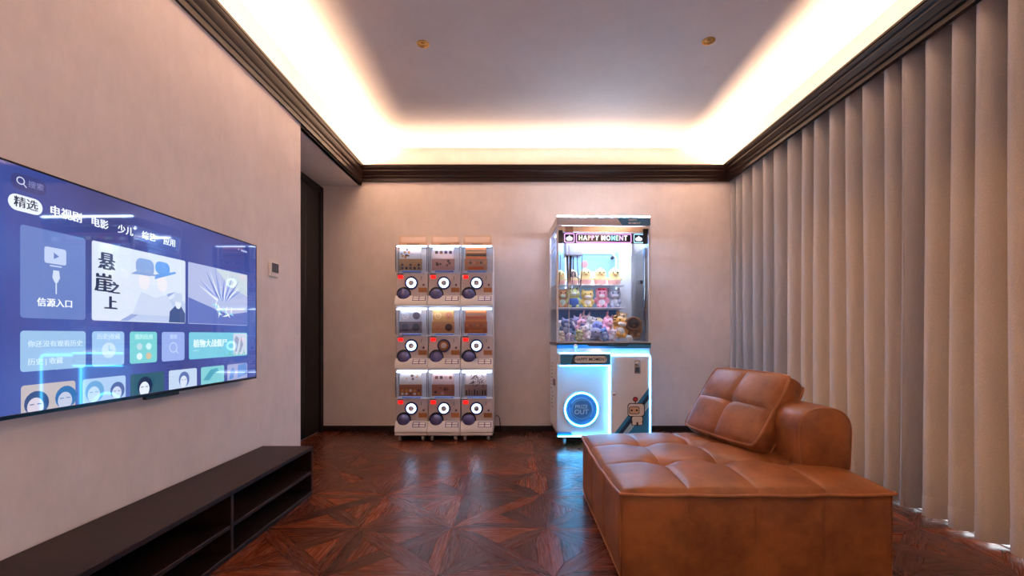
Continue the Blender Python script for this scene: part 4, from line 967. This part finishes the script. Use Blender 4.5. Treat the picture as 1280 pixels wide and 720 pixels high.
def plush(kind, name, loc, label, color, second=None, s=1.0, rz=0.0, tilt=(0, 0), extras=(), group='plush toys in the claw machine'):
    Rm = Matrix.Rotation(CR, 4, 'Z'); p = CO + Rm @ Vector(loc)
    t = thing(name, p, label, 'plush toy', group); t.scale = (s, s, s)
    t.rotation_euler = Euler((tilt[0], tilt[1], rz + CR), 'XYZ')
    b = link('body', T[kind], t); b.color = lin(color)
    fz, fy, fw, ex = FACE[kind]
    for sx in (-1, 1):
        link('eye', shared('eye_%s_%d' % (kind, sx), lambda: MB().ball((sx * ex, fy - .002 if kind != 'frog' else -.032, fz + .006), (.0058, .005, .007), 8, 6), 'ink'), t)
    c2 = second or tuple(min(255, int(v * .5 + 128)) for v in color)
    if kind == 'chick':
        o = link('beak', shared('beak', lambda: MB().ball((0, -.050, .100), (.013, .012, .007), 10, 6), 'plush'), t); o.color = lin((236, 160, 90))
        o = link('shorts', shared('shorts', lambda: MB().lathe([(.030, .002), (.050, .010), (.0585, .030), (.0585, .048), (.054, .050)], n=20), 'plush'), t); o.color = lin(c2)
    elif kind != 'ball' or second:
        o = link('muzzle', shared('muzzle_' + kind, lambda: MB().ball((0, fy + (.006 if kind != 'frog' else -.006), fz - (.022 if kind != 'frog' else .038)), (.026, .016, .016) if kind != 'cat' else (.034, .014, .017), 12, 8), 'plush'), t); o.color = lin(c2)
        if kind != 'ball': o = link('belly_patch', shared('belly_' + kind, lambda: MB().ball((0, -.016, .046), (.034, .034, .036), 12, 8), 'plush'), t); o.color = lin(c2)
    if 'stripes' in extras:
        for k, (x, z, a) in enumerate(((-.046, .150, .5), (-.052, .128, .2), (-.050, .104, -.2), (.046, .150, -.5), (.052, .128, -.2), (.050, .104, .2))):
            link('stripe', shared('stripe_%d' % k, lambda: MB().ball((x * .98, -.014, z), (.012, .022, .0045), 8, 5), 'ink'), t)
    if 'overalls' in extras:
        o = link('overalls', shared('overalls', lambda: MB().lathe([(.030, .001), (.048, .012), (.052, .040), (.048, .066), (.040, .078)], n=20), 'plush'), t); o.color = lin((70, 110, 190))
    if 'hood' in extras:
        o = link('hood', shared('hood', lambda: MB().add(*(lambda g: (g.v, g.f))(MB().tube([(.058 * math.cos(a), -.034, .120 + .050 * math.sin(a)) for a in [2 * PI * k / 20 for k in range(20)]], .014, 8, True))), 'plush'), t); o.color = lin((120, 84, 60))
        o = link('dark_face', shared('dark_face', lambda: MB().ball((0, -.034, .120), (.046, .022, .040), 14, 8), 'plush'), t); o.color = lin((52, 46, 52))
    if 'bow' in extras:
        o = link('bow', shared('bow', lambda: MB().ball((-.018, -.030, .165), (.018, .010, .012), 10, 6).ball((.018, -.030, .165), (.018, .010, .012), 10, 6).ball((0, -.034, .165), .007, 8, 6), 'plush'), t); o.color = lin((214, 60, 84))
    if 'disc' in extras:
        MB().lathe([(.032, -.004), (.032, .004), (.026, .005), (0, .005)], (-.008, .0, .198), 'y', 24).build('badge', pbr('badge_coral', (222, 150, 150), .5), t)
    return t
YEL, PNK = (240, 220, 152), (236, 172, 158)
for i, (x, lab, ex) in enumerate(((-.322, 'yellow chick plush in pink shorts at the left end of the top shelf', ()), (-.206, 'yellow chick plush in pink shorts on the top shelf, behind the hanging claw', ()), (-.085, 'yellow chick plush in pink shorts on the top shelf below a round coral badge', ('disc',)), (.058, 'yellow chick plush in pink shorts on the top shelf, second from the white pillar', ()), (.190, 'yellow chick plush in pink shorts on the top shelf, beside the white pillar', ()))):
    plush('chick', 'plush_chick', (x, .385, 1.4185), lab, YEL, PNK, (.86, .9, 1, 1, 1)[i], [.1, -.1, 0, .08, -.06][i], extras=ex)
plush('bear', 'plush_bear', (-.314, .36, 1.2035), 'orange headed plush bear in pale green at the left end of the second shelf', (222, 170, 128), (206, 228, 206), 1.05, .2)
plush('frog', 'plush_frog', (-.208, .35, 1.2035), 'pale green plush frog in blue overalls on the second shelf', (214, 222, 150), (240, 244, 236), 1.12, 0, extras=('overalls',))
plush('cat', 'plush_kitten', (-.075, .35, 1.2035), 'straw yellow plush kitten in the middle of the second shelf', (232, 206, 128), (244, 240, 226), 1.02, .0)
plush('bear', 'plush_bear', (.060, .35, 1.2035), 'pink plush bear with a white face and red bow on the second shelf', (238, 158, 182), (248, 240, 244), 1.06, -.1, extras=('bow',))
plush('cat', 'plush_kitten', (.180, .37, 1.2035), 'silver grey plush kitten at the right end of the second shelf', (176, 184, 206), (226, 228, 238), 1.12, .1)
PILE = [  # kind, name, x, y, z, colour, second, scale, rz, tilt, extras, label
 ('ball', 'plush_ball', -.338, .24, 1.000, (238, 236, 240), None, .8, 0, (0, 0), (), 'small white plush ball at the left end of the pile, highest there'),
 ('cat', 'plush_kitten', -.328, .085, .955, (112, 128, 176), (176, 190, 222), .85, .2, (-.1, .2), (), 'slate blue plush kitten leaning on the left corner of the glass'),
 ('bear', 'plush_bear', -.278, .075, .945, (88, 100, 146), (150, 176, 214), .85, -.2, (-.2, -.2), (), 'dark blue plush bear in the pile beside the slate blue kitten'),
 ('ball', 'plush_ball', -.285, .26, .990, (228, 218, 214), None, 1.0, .3, (.3, .3), (), 'cream plush ball behind the dark blue bear'),
 ('ball', 'plush_ball', -.225, .36, 1.000, (140, 152, 214), None, 1.0, 0, (0, 0), (), 'periwinkle plush ball at the back of the pile, next to the cream ball'),
 ('cat', 'plush_kitten', -.185, .27, .975, (180, 176, 222), (220, 216, 240), .9, .3, (-.2, .2), (), 'lavender plush kitten in the pile behind the pink and blue bunny'),
 ('bunny', 'plush_bunny', -.128, .30, .985, (238, 214, 226), (248, 244, 248), .95, -.2, (-.2, .2), (), 'pale pink plush bunny near the top of the pile, under the straw yellow kitten'),
 ('frog', 'plush_frog', -.085, .34, 1.005, (104, 158, 222), (222, 232, 244), .75, .4, (-.2, -.3), (), 'sky blue plush frog on top of the pile, its colour like the panel behind'),
 ('bear', 'plush_bear', -.070, .23, .965, (206, 202, 204), (236, 232, 230), 1.0, .2, (-.35, .3), (), 'ash grey plush bear lying in the middle of the pile'),
 ('ball', 'plush_ball', -.030, .16, .990, (148, 158, 220), None, .8, 0, (.2, .2), (), 'small bluish violet plush ball above the big grey ball'),
 ('ball', 'plush_ball', -.058, .080, .897, (160, 162, 190), (150, 150, 176), 1.10, .1, (0, .1), (), 'big grey plush ball low at the middle of the front glass'),
 ('bunny', 'plush_bunny', -.190, .090, .950, (240, 184, 208), (120, 132, 190), .9, .1, (-.15, .2), (), 'rosy plush bunny with a blue muzzle, left of the big grey ball'),
 ('bear', 'plush_bear', -.140, .055, .900, (244, 232, 234), (240, 206, 214), .85, -.2, (-.2, -.2), (), 'white plush bear with pink patches against the front glass'),
 ('cat', 'plush_kitten', -.215, .045, .897, (206, 200, 140), (236, 232, 200), .62, .2, (0, .2), (), 'little olive yellow plush kitten at the foot of the pile'),
 ('ball', 'plush_ball', -.288, .060, .897, (196, 180, 214), None, .72, 0, (0, 0), (), 'lilac plush ball at the foot of the pile under the dark blue bear'),
 ('bear', 'plush_bear', -.355, .055, .897, (222, 208, 192), (240, 232, 222), .55, .3, (0, 0), (), 'tiny sand coloured plush bear in the left front corner'),
 ('ball', 'plush_ball', .015, .34, 1.010, (246, 238, 200), None, 1.0, 0, (.3, .1), (), 'pale yellow plush ball at the back of the pile right of its middle'),
 ('bunny', 'plush_bunny', .075, .24, .990, (244, 178, 204), (250, 246, 248), 1.05, .2, (-.5, .5), (), 'pink plush bunny with a white muzzle lying on top of the pile'),
 ('bear', 'plush_bear', .050, .13, .945, (240, 164, 190), (246, 210, 220), .95, .3, (-.3, .4), (), 'rose pink plush bear below the pink bunny'),
 ('cat', 'plush_kitten', .030, .055, .897, (112, 150, 214), (190, 208, 236), .72, .1, (-.1, -.3), (), 'cornflower blue plush kitten low between the grey ball and the tiger'),
 ('bunny', 'plush_bunny', .082, .050, .897, (238, 216, 226), (246, 240, 244), .66, -.2, (-.1, .2), (), 'small blush white plush bunny low beside the tiger'),
 ('bear', 'plush_bear', .195, .30, 1.010, (222, 190, 150), (240, 224, 200), .95, -.2, (-.1, .3), (), 'tan plush bear at the back of the pile behind the tiger'),
 ('ball', 'plush_ball', .225, .18, .985, (238, 140, 132), None, .72, 0, (0, 0), (), 'coral plush ball between the tan bear and the hooded monkey'),
 ('cat', 'plush_tiger', .150, .080, .925, (232, 170, 84), (248, 242, 232), 1.18, .15, (-.25, .2), ('stripes',), 'orange plush tiger with black stripes leaning on the front glass'),
 ('bear', 'plush_monkey', .298, .100, .920, (150, 106, 72), (120, 84, 60), 1.05, -.15, (-.15, -.1), ('hood',), 'brown plush monkey with a dark face in a hood, right end of the pile'),
 ('ball', 'plush_ball', .232, .040, .897, (244, 240, 236), None, .48, 0, (0, 0), (), 'small white plush ball on the case floor between tiger and monkey'),
]
for kind, name, x, y, z, c, c2, s, rz, tl, ex, lab in PILE:
    plush(kind, name, (x, y, z), lab, c, c2, s, rz, tl, ex)
